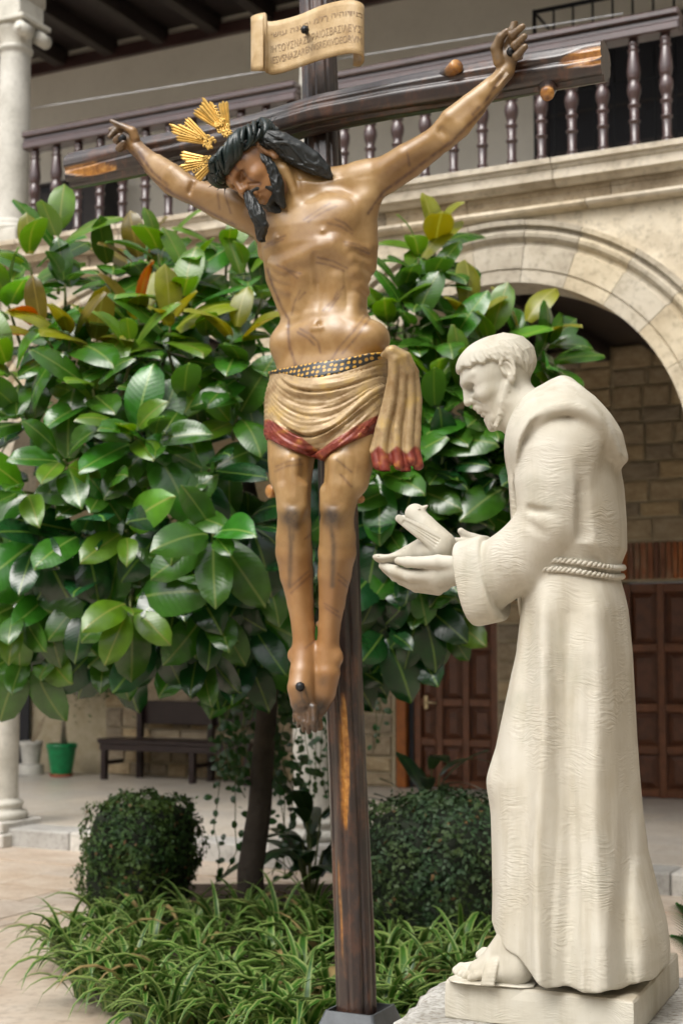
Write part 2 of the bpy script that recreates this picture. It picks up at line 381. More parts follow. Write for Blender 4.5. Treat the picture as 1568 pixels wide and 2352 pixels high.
def build_saint():
    root = thing('saint_statue', 'white stone statue of a bearded friar in hooded robe cradling a dove', 'statue', FR.M)
    # ---- robe, sleeves and hood
    g = SDF((-0.34, -0.36, SBASE + 0.004), (0.36, 0.36, 2.42), 0.0046)
    LV = [(930, 1235, 1350, 120), (985, 1195, 1395, 175), (1050, 1182, 1418, 200), (1120, 1177, 1430, 196), (1200, 1181, 1436, 180), (1262, 1192, 1437, 165), (1292, 1205, 1425, 150), (1325, 1209, 1421, 149),
          (1400, 1203, 1440, 163), (1500, 1192, 1453, 175), (1600, 1172, 1458, 182), (1700, 1152, 1464, 188), (1790, 1136, 1472, 194), (1850, 1141, 1477, 198), (1950, 1144, 1487, 205),
          (2050, 1145, 1508, 213), (2120, 1142, 1528, 220), (2170, 1138, 1536, 222), (2300, 1135, 1538, 224)]
    zs, fc, rf, rs = [], [], [], []
    for y, x0, x1, w in LV:
        a = P(x0, y); b = P(x1, y); zs.append(a[2] / 2 + b[2] / 2); fc.append((a[0] + b[0]) / 2); W = w * K
        hw = (b[0] - a[0]) / 2; rf.append(math.sqrt(hw * hw - (W * 0.2) ** 2)); rs.append(W)
    o = np.argsort(zs); zs, fc, rf, rs = [np.array(v)[o] for v in (zs, fc, rf, rs)]
    def zy(y): return P(1300, y)[2]
    RID = [(1258, 1246, 8, 20, 19), (1305, 1308, -9, -21, 22), (1370, 1383, 10, 20, 23), (1416, 1430, -8, -17, 15), (1444, 1468, 3, 6, 16), (1216, 1194, -6, -12, 20), (1338, 1343, 0, 7, 10), (1285, 1277, 0, -5, 8), (1398, 1408, 0, 5, 8)]
    zt, zb = zy(1335), zy(2240)
    def robe(x, y, z):
        zz = z.ravel(); I = lambda a: np.interp(zz, zs, a).astype(np.float32)[None, None, :]
        F, A, B = I(fc), I(rf), I(rs); p = 2.35
        q = (np.abs((x - F) / A) ** p + np.abs(y / B) ** p) ** (1 / p)
        d = (q - 1) * np.minimum(A, B) * 0.92
        s = np.clip((zt - z) / (zt - zb), 0, 1); side = np.clip(-y / B * 1.6, 0, 1); far = np.clip(y / B * 1.6, 0, 1)
        on = np.clip((zt - z) / 0.09, 0, 1)
        for xt, xb, at, ab, w in RID:
            wob = 0.006 * np.sin(z * 9 + xt)
            xr = (1 - s) * P(xt, 1340, 0.17)[0] + s * P(xb, 2200, 0.22)[0] + wob
            e = np.exp(-((x - xr) / (w * K)) ** 2)
            d = d - on * (at + (ab - at) * s) * K * e * (side + 0.8 * far)
        # bloused cloth above the cord
        up = np.clip((z - zt) / 0.05, 0, 1) * np.clip((zy(1130) - z) / 0.2, 0, 1)
        d = d - up * 4.5 * K * np.cos((x * 1.0 + z * 0.35) * 105) * side * np.clip((x - P(1330, 1250, .15)[0]) / 0.05, 0, 1)
        return d.astype(np.float32)
    g.do(robe, (-1, -1, 0), (1, 1, zy(925)))
    kn = P(1166, 1797, 0.075); g.ell(kn, (0.038, 0.070, 0.065), 0.04)
    g.cone(P(1214, 1560, 0.07), kn, 0.022, 0.032, 0.04); g.cone(kn, P(1172, 2120, .08), .034, .030, .04)
    # torso top under the hood
    g.ell(P(1300, 1035), (0.125, 0.205, 0.12), 0.03)
    # near sleeve
    fl = ((0, 1, 0), 0.74)
    for sgn in (1, -1):
        up = [PR(1300, 1022, sgn * .150, 86), PR(1272, 1110, sgn * .172, 74), PR(1264, 1196, sgn * .175, 66)]
        if sgn < 0: up = [PR(1300, 1022, -.150, 84), PR(1272, 1110, -.172, 70), PR(1258, 1196, -.18, 60)]
        g.chain(up, 0.022, fl=((0, 1, 0), 0.85))
        lo = [PR(1256, 1206, sgn * .172, 68), PR(1192, 1279, sgn * .150, 75), PR(1122, 1327, sgn * .115, 76)]
        if sgn < 0: lo = [PR(1256, 1206, -.172, 60), PR(1196, 1272, -.15, 64), PR(1140, 1320, -.115, 62)]
        g.chain(lo, 0.016, fl=fl)
        if sgn > 0:      # creases of the bent sleeve
            g.cone(P(1200, 1196, .235), P(1262, 1240, .245), 0.010, 0.004, 0.02, 'sub')
            g.cone(P(1216, 1170, .225), P(1285, 1180, .25), 0.007, 0.003, 0.018, 'sub')
            g.chain([(P(1334, 1070, .215), .002), (P(1338, 1130, .20), .008), (P(1340, 1225, .185), .008)], 0.03, 'sub')
            g.cone(P(1196, 1060, .17), P(1186, 1175, .155), 0.010, 0.010, 0.02, 'sub')
    # tip of the far sleeve hanging below the arm
    g.cone(P(1196, 1330, -.10), P(1196, 1408, -.12), 0.035, 0.012, 0.02, fl=((1, 0, 0), 0.45))
    rimp = [(1181, 1098, .135), (1189, 1052, .165), (1206, 1006, .19), (1232, 967, .215), (1266, 942, .225), (1300, 935, .225), (1334, 941, .215), (1366, 962, .19), (1394, 1000, .15), (1414, 1045, .10)]
    # hood lying on the shoulders
    h = g.like()
    h.ell(P(1292, 1030, .02), (0.150, 0.245, 0.165), 0)
    h.cone(P(1292, 930, .0), P(1372, 1062, 0), 0.062, 0.066, 0.05, fl=((0, 1, 0), 1.9))
    h.cone(P(1236, 950, .06), P(1200, 1080, .075), 0.038, 0.020, 0.05, fl=((0, 1, 0), 1.7))
    h.cone(P(1236, 950, -.06), P(1210, 1080, -.075), 0.038, 0.020, 0.05, fl=((0, 1, 0), 1.7))
    h.cone(P(1291, 893, .05), P(1291, 893, -.05), 0.022, 0.022, 0.04)
    h.cone(P(1291, 893, .0), P(1240, 925, .09), 0.020, 0.018, 0.03); h.cone(P(1291, 893, .0), P(1240, 925, -.09), 0.020, 0.018, 0.03)
    # keep above its lower rim
    EX = np.array([P(x, 1000, .2)[0] for x in (1150, 1178, 1188, 1203, 1226, 1262, 1296, 1332, 1366, 1396, 1416, 1434, 1460)])
    EZ = np.array([P(1300, y, .2)[2] for y in (1112, 1106, 1060, 1012, 972, 945, 937, 942, 962, 1000, 1048, 1082, 1090)])
    EZ0 = np.array([P(1300, y, .0)[2] for y in (1112, 1106, 1085, 1050, 1010, 985, 985, 990, 1010, 1045, 1068, 1085, 1092)])
    def rim(x, y, z):
        w = np.clip((np.abs(y) - 0.04) / 0.13, 0, 1)
        e = np.interp(x.ravel(), EX, EZ)[:, None, None] * w + np.interp(x.ravel(), EX, EZ0)[:, None, None] * (1 - w)
        return ((e - z) * 0.7).astype(np.float32)
    h.do(rim, (-1, -1, 0), (1, 1, 3), 0.012, 'cut')
    # opening round the neck
    h.cone(P(1205, 880, 0), P(1246, 960, 0), 0.088, 0.050, 0.02, 'sub', fl=((0, 1, 0), 1.05))
    h.cone(P(1190, 960, 0), P(1180, 1060, 0), 0.055, 0.02, 0.02, 'sub')
    hd = np.minimum(g.D, h.D)
    # a rolled rim along the hood's lower edge
    kk = 0.006; e = np.maximum(kk - np.abs(g.D - h.D), 0) / kk; g.D = (np.minimum(g.D, h.D) - e * e * kk * .25).astype(np.float32)
    g.chain([(P(*q), 0.0125) for q in rimp], 0.018)
    g.chain([(P(a, b, -c), 0.0125) for a, b, c in rimp], 0.018)
    for s in (1, -1):
        ed = [(1289, 882, .075), (1262, 896, .10), (1240, 912, .12), (1217, 940, .135), (1198, 984, .14), (1187, 1030, .135), (1182, 1088, .115)]
        bk = [(1289, 884, .075), (1320, 898, .09), (1356, 925, .095), (1390, 962, .085), (1413, 1000, .065), (1424, 1050, .035)]
        g.chain([(P(x, y, s * n), 13.5 * K) for x, y, n in ed], 10 * K); g.chain([(P(x, y, s * n), 17 * K) for x, y, n in bk], 12 * K)
        E1 = ed[::-1] + bk[1:]; ex_ = [q[0] for q in E1]; ey_ = [q[1] for q in E1]; en_ = [q[2] for q in E1]; rx_ = [q[0] for q in rimp]; ry_ = [q[1] for q in rimp]; rn_ = [q[2] for q in rimp]
        for t in np.linspace(0, 1, 34):
            xe = 1184 + t * (1424 - 1184); xr = 1186 + t * (1412 - 1186)
            A_ = P(xe, np.interp(xe, ex_, ey_), s * np.interp(xe, ex_, en_)); B_ = P(xr, np.interp(xr, rx_, ry_), s * np.interp(xr, rx_, rn_)); g.cone(A_, B_, 13 * K, 12 * K, 9 * K)
    g.cone(P(1289, 884, .075), P(1289, 884, -.075), 14 * K, 14 * K, 10 * K)
    for t in np.linspace(0, 1, 16):
        x = np.interp(t, (0, .25, .5, .75, 1), (1305, 1340, 1375, 1402, 1420)); y = np.interp(t, (0, .25, .5, .75, 1), (896, 920, 955, 992, 1055)); n = np.interp(t, (0, .5, 1), (.08, .095, .04)); g.cone(P(x, y, n), P(x, y, -n), 18 * K, 18 * K, 8 * K)
    g.cone(P(1180, 880, 0), P(1226, 960, 0), 0.075, 0.058, 0.01, 'sub')
    # cuff
    cc = P(1105, 1334, .105); ax = np.array([-0.965, 0.12, -0.20]); ax /= np.linalg.norm(ax); vz = np.array([-0.205, 0, 0.98]); vz -= ax * (vz @ ax); vz /= np.linalg.norm(vz); vs = np.cross(ax, vz)
    def cyl(hl, rz, ry, off=0.0, rd=0.008):
        def fn(x, y, z):
            p = (x - cc[0], y - cc[1], z - cc[2]); dt = lambda v: p[0] * v[0] + p[1] * v[1] + p[2] * v[2]
            a, b, c = dt(ax) - off, dt(vz), dt(vs)
            q = ((np.abs(b / rz) ** 2.6 + np.abs(c / ry) ** 2.6) ** (1 / 2.6) - 1) * min(rz, ry)
            w = np.abs(a) - hl
            return (np.minimum(np.maximum(q, w), 0) + np.sqrt(np.maximum(q, 0) ** 2 + np.maximum(w, 0) ** 2) - rd).astype(np.float32)
        return fn
    b = 0.16
    g.do(cyl(28 * K, 91 * K, 66 * K), cc - b, cc + b, 0.005)
    g.do(cyl(22 * K, 66 * K, 42 * K, 30 * K, 0.004), cc - b, cc + b, 0.01, 'sub')
    g.cone(P(1062, 1262, .16), P(1090, 1245, .16), 0.008, 0.006, 0.01)
    g.blur(P(1300, 1110, .26) * np.array([1, 1, 1]), np.array([P(1460, 850)[0], .26, P(1300, 850)[2]]), 9)
    # hem
    HX = np.array([P(x, 2200, .15)[0] for x in (1120, 1138, 1177, 1223, 1266, 1300, 1455, 1531, 1560)])
    HZ = np.array([P(1300, y, .15)[2] for y in (2140, 2150, 2180, 2212, 2240, 2253, 2248, 2225, 2215)])
    def hem(x, y, z): return (np.interp(x.ravel(), HX, HZ)[:, None, None] + 0.004 * np.sin(x * 60 + y * 30) - z).astype(np.float32)
    g.do(hem, (-1, -1, 0), (1, 1, 1.2), 0.01, 'cut')
    V, Q = g.mesh(); me = mesh_np('robe', V, Q)
    attr(me, 'strokes', np.ones(len(V)))
    attr(me, 'dirt', np.zeros(len(V)))
    robe_o = obj('robe', me, M_STONE, root)
    # ---- cord round the waist
    def ring(dz, rr, off):
        n = 150; y = 1308
        z0 = zy(y) + dz; F, A, B = [float(np.interp(z0, zs, a)) for a in (fc, rf, rs)]
        pts = []
        for i in range(n + 1):
            a = 2 * math.pi * i / n + math.pi / 2; c, s = math.cos(a), math.sin(a); p = 2.35
            q = (abs(c) ** p + abs(s) ** p) ** (-1 / p)
            pts.append((F + (A + off) * q * c, (B + off) * q * s, z0 + 0.004 * math.sin(3 * a) - 0.01 * c))
        return pts
    cd = MB()
    for dz in (0.0115, -0.0125):
        pts = ring(dz, 0, 0.004)
        for ph in (0, math.pi):
            tw = []
            for i, p in enumerate(pts):
                a = i * 1.4 + ph; tw.append((p[0] + 0.0036 * math.cos(a) * (1 if p[0] > 0 else -1), p[1] + 0.0036 * math.cos(a) * (1 if p[1] > 0 else -1), p[2] + 0.0044 * math.sin(a)))
            cd.tube(tw, 0.0052, 7, cap=False)
    me = cd.mesh('waist_cord'); attr(me, 'strokes', np.full(len(me.vertices), 0.2)); attr(me, 'dirt', np.zeros(len(me.vertices)))
    obj('waist_cord', me, M_STONE, root)
    # ---- head
    c0 = P(1138, 870, 0.02); yaw = math.radians(21)
    f3 = np.array([-0.88 * math.cos(yaw), -0.88 * math.sin(yaw), -0.47]); u3 = np.array([-0.47 * math.cos(yaw), -0.47 * math.sin(yaw), 0.88])
    s3 = np.cross(f3, u3); AX = np.stack([f3, u3, s3])      # rows: forward, up, side
    if s3[1] > 0: s3 = -s3; AX[2] = s3
    H = lambda f, u, s=0: c0 + K * (f * f3 + u * u3 + s * s3)
    g = SDF(c0 - np.array([0.165, 0.125, 0.18]), c0 + np.array([0.18, 0.125, 0.15]), 0.0021)
    E = lambda c, r, k=0, op='add': g.ell(H(*c), np.array(r) * K, k * K, op, AX)
    Cn = lambda a, b, ra, rb, k=0, op='add', fl=None: g.cone(H(*a), H(*b), ra * K, rb * K, k * K, op, fl)
    head_base(g, H, AX, K, True)
    g.cone(H(-8, -45), P(1240, 975, 0.01), 50 * K, 60 * K, 0.03)
    g.cone(H(5, -62), P(1205, 985, 0.01), 36 * K, 46 * K, 0.025)
    # hair: bowl cut fringe with a shaven crown
    hg = g.like()
    hg.ell(H(-18, 26), np.array((93, 70, 77)) * K, 0, 'add', AX); hg.ell(H(14, 50), np.array((58, 42, 58)) * K, 26 * K, 'add', AX)
    def hair(x, y, z):
        p = [(x - c0[0]) / K, (y - c0[1]) / K, (z - c0[2]) / K]
        f, u, s = [p[0] * AX[i][0] + p[1] * AX[i][1] + p[2] * AX[i][2] for i in range(3)]
        a = np.arctan2(np.abs(s), f + 18); t = np.clip((78 - u - .2 * np.abs(f)) / 60, 0, 1)
        w = a * 15 + 0.9 * np.sin(u * .07 + a * 4) + 0.022 * u
        loc = np.abs(np.sin(w)) - .5 + 0.35 * np.sin(a * 47 + u * .11)
        return (-7.0 * loc * t * K).astype(np.float32)
    hg.do(hair, c0 - 1, c0 + 1, op='disp')
    rl = random.Random(9)
    for i in range(84):          # carved locks
        a = -math.pi + 2 * math.pi * (i + rl.uniform(-.3, .3)) / 84; pts = []; dl = rl.uniform(-.05, .22) * (1 if a > 0 else -1)
        for k in range(5):
            q = k / 4; aa = a + dl * q + .05 * math.sin(q * 5 + i); f = -18 + 93 * math.cos(aa); b = 38 + (f - 12) * .30 if f > 12 else (38 - (12 - f) * .42 if f > -34 else max(18.7 - (-34 - f) * 1.45, -44)); u = 86 + (b + 3 - 86) * q
            sc_ = math.sqrt(max(.12, 1 - ((u - 26) / 72) ** 2)); pts.append((H(-18 + 91.5 * sc_ * math.cos(aa), u, 75.8 * sc_ * math.sin(aa)), (0.8 + 3.9 * math.sin(q * 2.5 + .15)) * K))
        hg.chain(pts, 2 * K, kin=.001)
    def edge(x, y, z):
        p = [(x - c0[0]) / K, (y - c0[1]) / K, (z - c0[2]) / K]
        f, u, s = [p[0] * AX[i][0] + p[1] * AX[i][1] + p[2] * AX[i][2] for i in range(3)]
        a = np.arctan2(np.abs(s), f + 18)
        b = np.where(f > 12, 38 + (f - 12) * .30, np.where(f > -34, 38 - (12 - f) * .42, 18.7 - (-34 - f) * 1.45)); b = np.maximum(b, -44)
        b = b + 3.5 * np.sin(a * 15 + 1.2)
        return ((b - u) * K * .8).astype(np.float32)
    hg.do(edge, c0 - 1, c0 + 1, 7 * K, 'cut')
    kk = 3 * K; e = np.maximum(kk - np.abs(g.D - hg.D), 0) / kk; g.D = (np.minimum(g.D, hg.D) - e * e * kk * .25).astype(np.float32)
    V, Q = g.mesh(); keep = V[:, 2] > P(1300, 1004, 0)[2] - 0.3
    me = mesh_np('head', V, Q); attr(me, 'strokes', np.zeros(len(V))); attr(me, 'dirt', np.zeros(len(V)))
    obj('head', me, M_STONE, root)
    # ---- left hand, right hand, dove
    a = P(1120, 1385, .0); b = P(838, 1140, 0)
    def grid(): return SDF((b[0] - .01, -0.20, a[2]), (a[0], 0.16, b[2]), 0.0023)
    g = grid()
    ch = lambda pts, k=4, **kw: g.chain([PR(*q) for q in pts], k * K, **kw)
    ch([(1098, 1318, .095, 31), (1052, 1310, .085, 33), (1010, 1318, .07, 36), (972, 1322, .055, 30)], 14)
    ch([(1010, 1332, .04, 30), (970, 1336, .03, 22)], 14)
    ch([(1056, 1298, .105, 20), (1005, 1291, .112, 17), (962, 1292, .108, 13.5), (936, 1291, .10, 13), (914, 1288, .09, 9)], 5)
    ch([(985, 1322, .088, 17), (942, 1322, .085, 15), (905, 1311, .07, 13), (878, 1299, .055, 9)], 5)
    ch([(985, 1340, .062, 17), (946, 1338, .058, 15), (908, 1322, .045, 13), (884, 1305, .035, 10)], 4)
    ch([(992, 1350, .036, 16), (956, 1347, .03, 14), (922, 1332, .018, 12), (900, 1312, .01, 10)], 4)
    ch([(1005, 1353, .010, 15), (968, 1350, .004, 12), (938, 1335, -.008, 10)], 4)
    V1, Q1 = g.mesh()
    g = grid()
    ch([(1140, 1290, -.10, 30), (1100, 1268, -.095, 24), (1075, 1262, -.08, 20)], 10)
    ch([(1112, 1244, -.085, 13), (1086, 1236, -.075, 11), (1066, 1228, -.066, 9.5), (1058, 1220, -.06, 8)], 4)
    ch([(1100, 1252, -.075, 13), (1066, 1246, -.062, 11), (1047, 1243, -.05, 8.5)], 4)
    ch([(1095, 1268, -.07, 12), (1066, 1262, -.055, 10), (1050, 1259, -.045, 8.5)], 4)
    ch([(1095, 1284, -.07, 12), (1066, 1278, -.055, 10)], 4)
    V2, Q2 = g.mesh()
    for Vv, Qq, lb in ((V1, Q1, 'left hand cupped under the dove'), (V2, Q2, 'right hand behind the dove')):
        me = mesh_np('hand', Vv, Qq); attr(me, 'strokes', np.zeros(len(Vv))); attr(me, 'dirt', np.zeros(len(Vv))); o = obj('hand', me, M_STONE, root); o['label'] = lb
    g = grid()
    ch([(1008, 1256, .055, 37), (985, 1262, .055, 35), (940, 1276, .045, 24), (905, 1285, .04, 15)], 8)
    g.ell(P(1010, 1248, .055), np.array((36, 34, 30)) * K, 8 * K)
    ch([(996, 1232, .055, 30), (976, 1208, .055, 25), (958, 1186, .055, 22)], 10)
    g.ell(P(953, 1180, .055), np.array((25, 21, 24)) * K, 4 * K)
    ch([(966, 1172, .055, 9), (980, 1162, .055, 3)], 3)
    g.ell(P(962, 1169, .077), np.array((5.5, 3, 4.5)) * K, 2 * K, 'sub'); g.ell(P(962, 1169, .074), np.array((3.5, 3, 3)) * K, 1 * K)
    # wings raised, near and far
    for s0, s1, dxw in ((.085, .135, 0), (.02, -.035, 8)):
        A, B = P(1012 + dxw, 1250, s0), P(916 + dxw, 1191, s1); dv = B - A; nn = np.cross(dv, np.array([0, -1, .25])); nn /= np.linalg.norm(nn); tt = np.cross(dv, nn)
        g.cone(A, B, 25 * K, 9.5 * K, 6 * K, fl=(tt, 0.42))
        for j, off in enumerate((-9, -2, 6, 13)):
            sh = nn * off * K * (1 if nn[2] < 0 else -1)
            side = np.array([0, -1, 0]) * (1 if s0 > .05 else -1)
            g.cone(A * .95 + B * .05 + sh + side * 10 * K, A * .12 + B * .88 + sh * .35 + side * 3.8 * K, 2.0 * K, 1.3 * K, 2 * K, 'sub')
    # tail fan
    g.cone(P(945, 1277, .045), P(890, 1288, .04), 16 * K, 38 * K, 8 * K, fl=((.26, .15, 1), .32))
    for j in range(7):
        a_ = -1.25 + j * .42; p0 = P(890, 1288, .04); tip = p0 + 37 * K * np.array([-math.cos(a_), math.sin(a_), .26 * math.cos(a_) * 1.0 - .15 * math.sin(a_)]); mid_ = p0 + (tip - p0) * .15
        g.cone(tip - (tip - p0) * .02, tip - (tip - p0) * .30, 2.0 * K, .8 * K, 3 * K, 'sub')
        tp = P(945, 1277, .045); g.cone(tip + np.array([0, 0, 11 * K]), tp + np.array([0, -.02 + j * .006, 16 * K]), 1.2 * K, 1.0 * K, 3 * K, 'sub')
    V, Q = g.mesh(); me = mesh_np('dove', V, Q); attr(me, 'strokes', np.full(len(V), .15)); attr(me, 'dirt', np.zeros(len(V)))
    o = obj('dove', me, M_STONE, root); o['label'] = 'white stone dove with raised wings lying in the hands'
    # ---- feet with sandals
    def foot(x0, y0, n0, lab):
        lo = P(x0 - 20, y0 + 22, n0); hi = P(x0 + 190, y0 - 165, n0)
        g = SDF((lo[0], -n0 - .09, SBASE - 0.004), (hi[0], -n0 + .09, hi[2]), 0.0024)
        Z = SBASE
        q = lambda f, s, z: np.array([P(x0, y0, n0)[0] + f * K, -n0 - s * K, Z + z * K])
        g.cone(q(62, 0, 24), q(150, 0, 34), 24 * K, 34 * K, 12 * K, fl=((0, 1, 0), 1.25))
        g.cone(q(66, 2, 15), q(96, 0, 26), 13 * K, 24 * K, 8 * K, fl=((0, 1, 0), 2.1))
        g.cone(q(92, 0, 44), q(150, 0, 110), 27 * K, 36 * K, 18 * K); g.cone(q(150, 0, 60), q(170, 0, 140), 40 * K, 38 * K, 16 * K)
        for i, (t0, s0, r) in enumerate(((-4, -30, 13), (4, -11, 10), (16, 5, 9.5), (30, 19, 9), (46, 32, 9))):
            g.cone(q(t0 * .55 + 64, s0 * .85, 29), q(t0 + 16, s0, 17), r * 1.05 * K, r * K, 1.5 * K); g.cone(q(t0 + 16, s0, 19), q(t0 + 5, s0, 13), r * K, r * .8 * K, 2 * K)
        g.cone(q(26, 0, 3), q(160, 0, 3), 34 * K, 36 * K, 0, fl=((0, 0, 1), 0.15)); g.cone(q(34, 3, 3), q(70, 2, 3), 40 * K, 44 * K, 0, fl=((0, 0, 1), 0.13))
        # strap over the instep
        for t in np.linspace(-1.5, 1.5, 27):
            cz = math.cos(t); cs = math.sin(t); p = q(84 + 10 * cz, 47 * cs, 3 + 58 * max(cz, 0)); g.cone(p, p + np.array([22 * K, 0, 14 * K * max(cz, 0)]), 5 * K, 5 * K, 3 * K)
        g.do(lambda x, y, z: (SBASE + 0.001 - z + 0 * x + 0 * y).astype(np.float32), g.lo - 1, g.lo + 2, 0, 'cut')
        V, Q = g.mesh(); me = mesh_np('foot', V, Q); attr(me, 'strokes', np.zeros(len(V))); attr(me, 'dirt', np.zeros(len(V)))
        o = obj('foot', me, M_STONE, root); o['label'] = lab
    foot(1038, 2240, .165, 'sandalled left foot'); foot(1092, 2200, -.05, 'sandalled right foot, farther back')
    # ---- slab the figure stands on
    cs = [on_z(1022, 2251, SBASE), on_z(1453, 2301, SBASE), on_z(1556, 2190, SBASE)]; cs.append(cs[0] + (cs[2] - cs[1]) * 0.97)
    cs = [FR.L(c) for c in cs]; th = 0.096
    n = 14; V = []; top = []; 
    def ringpts(ins, z):
        out = []; cen = sum(cs) / 4
        for i in range(4):
            a, b = cs[i], cs[(i + 1) % 4]
            for j in range(n):
                p = a + (b - a) * j / n; d = cen - p; d[2] = 0; p = p + d / np.linalg.norm(d) * (ins + RNG.uniform(-.0012, .0012)); out.append((p[0], p[1], z + RNG.uniform(-.0012, .0012)))
        return out
    rings = [ringpts(.003, SBASE - th), ringpts(0, SBASE - th + .004), ringpts(-.001, SBASE - th * .6), ringpts(-.001, SBASE - th * .3), ringpts(0, SBASE - .006), ringpts(.005, SBASE + .0005), ringpts(.03, SBASE + .001)]
    m = 4 * n; V = [p for r in rings for p in r]; Fc = []
    for r in range(len(rings) - 1):
        for i in range(m): Fc.append((r * m + i, r * m + (i + 1) % m, (r + 1) * m + (i + 1) % m, (r + 1) * m + i))
    Fc += [tuple(range(m - 1, -1, -1)), tuple(range((len(rings) - 1) * m, len(rings) * m))]
    me = mesh_py('base_slab', V, Fc, False); attr(me, 'strokes', np.full(len(V), .75)); Va = np.array(V)
    attr(me, 'dirt', (Va[:, 2] > SBASE - .003) * 0.5)
    obj('base_slab', me, M_STONE, root)
    return root, cs, th
SAINT, SLAB, SLAB_T = build_saint()

# ---- rough rock that carries the statue
def build_rock():
    t = NT('rough_rock'); c = t.coord('Object'); n = t.noise(c, 7, 6, .65)
    t.set(Base_Color=t.mix(t.ramp(t.noise(c, 60, 3), [(.45, (0, 0, 0)), (.7, (1, 1, 1))]), t.ramp(n, [(.3, (.42, .40, .36)), (.6, (.68, .67, .63))]), (.30, .27, .22, 1)), Roughness=.9)
    t.bump(t.math('ADD', t.noise(c, 32, 6, .7), t.math('MULTIPLY', n, .8)), .9, .02)
    zt = SBASE - SLAB_T - .001
    A = [FR.L(on_z(*q, zt)) for q in ((1022, 2236), (895, 2362))]
    cen = np.array([0.05, 0.0, 0]); pts = [A[1] + (A[1] - A[0]) * .35, A[1], (A[0] + A[1]) / 2, A[0], A[0] + np.array([.05, .16, 0])]
    pts = [np.array([p[0], p[1], 0]) for p in pts] + [np.array(q + (0,)) for q in ((-.05, .52), (.30, .58), (.58, .42), (.66, .05), (.55, -.42), (.25, -.62), (-.1, -.66))]
    ang = np.array([math.atan2(p[1] - cen[1], p[0] - cen[0]) for p in pts]); rad = np.array([math.hypot(p[1] - cen[1], p[0] - cen[0]) for p in pts]); o = np.argsort(ang); ang, rad = ang[o], rad[o]
    n = 160; nz = 26; V = []; Fc = []
    prof = [(0.02, 0), (.3, 0), (.55, 0), (.72, 0), (.84, 0), (.93, -.004), (.975, -.016), (1.0, -.045)] + [(1 + .02 * i, -.045 - .033 * i) for i in range(1, 19)]
    for s, dz in prof:
        for i in range(n):
            a = -math.pi + 2 * math.pi * i / n; r = np.interp(a, ang, rad, period=2 * math.pi)
            w = max(0, (s - .8)) * 3.2; r *= s * (1 + min(w, 1) * .028 * (math.sin(a * 17) * math.sin(a * 7 + dz * 30) + math.sin(a * 41 + dz * 60) * .5) + RNG.normal(0, .004) * min(w, 1))
            V.append((cen[0] + r * math.cos(a), cen[1] + r * math.sin(a), max(0.0, zt + dz + RNG.normal(0, .0035) * min(w, 1))))
    for j in range(len(prof) - 1):
        for i in range(n): Fc.append((j * n + i, (j + 1) * n + i, (j + 1) * n + (i + 1) % n, j * n + (i + 1) % n))
    o = obj('pedestal_rock', mesh_py('pedestal_rock', V, Fc, True), t.m); o.matrix_world = FR.M
    tag(o, 'rough pale boulder under the slab of the white stone statue', 'rock')
build_rock()
# ================================================================== the painted crucified figure and its cross
CYAW = 26.4
q0 = C0 + ray(815, 2320) * 4.9
CR = Frame(CYAW, (q0[0], q0[1]))
def XP(dx, dy, n=0.0): return CR.P(dx, dy, n)
def XR(dx, dy, n, r): p = CR.P(dx, dy, n); return (p, r * CR.px(p))
def to_picture(fr, V):
    """picture coordinates of local points (used to lay out the painted wounds)"""
    Wd = fr.o + V[:, :1] * fr.ex + V[:, 1:2] * fr.ey + V[:, 2:3] * fr.ez - C0
    d = Wd @ FW; return CX + FPX * Wd[:, 0] / d, CY - FPX * (Wd @ UP) / d
def dseg(px, py, pts):
    best = np.full(len(px), 1e9)
    for (x0, y0), (x1, y1) in zip(pts[:-1], pts[1:]):
        t = np.clip(((px - x0) * (x1 - x0) + (py - y0) * (y1 - y0)) / ((x1 - x0) ** 2 + (y1 - y0) ** 2 + 1e-9), 0, 1)
        best = np.minimum(best, np.hypot(px - x0 - t * (x1 - x0), py - y0 - t * (y1 - y0)))
    return best
def skin_mat():
    t = NT('painted_flesh'); c = t.coord('Object')
    col = t.ramp(t.noise(c, 9, 5, .6), [(.3, (.27, .148, .050)), (.5, (.36, .218, .084)), (.75, (.46, .305, .140))])
    col = t.mix(t.math('MULTIPLY', t.ramp(t.noise(c, 3.6, 5, .65), [(.46, (0, 0, 0)), (.66, (1, 1, 1))]), .5), col, (.22, .115, .045, 1))
    col = t.mix(t.attr('pale'), col, (.62, .45, .26, 1))
    col = t.mix(t.attr('warm'), col, (.34, .145, .05, 1))
    bl = t.math('MULTIPLY', t.attr('blood'), t.ramp(t.noise(c, 45, 3), [(.3, (.45, .45, .45)), (.6, (1, 1, 1))]))
    col = t.mix(bl, col, (.085, .035, .03, 1))
    gr = t.math('MULTIPLY', t.attr('grime_dark'), t.ramp(t.noise(c, 38, 4), [(.3, (.7, .7, .7)), (.65, (1, 1, 1))]))
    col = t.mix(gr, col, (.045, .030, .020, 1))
    r = t.ramp(t.noise(c, 18, 3), [(.3, (.34, .34, .34)), (.7, (.48, .48, .48))])
    t.set(Base_Color=col, Roughness=r); t.b.inputs['Specular IOR Level'].default_value = .7
    t.b.inputs['Coat Weight'].default_value = .28; t.b.inputs['Coat Roughness'].default_value = .22
    t.bump(t.noise(c, 30, 3), .12, .004)
    return t.m
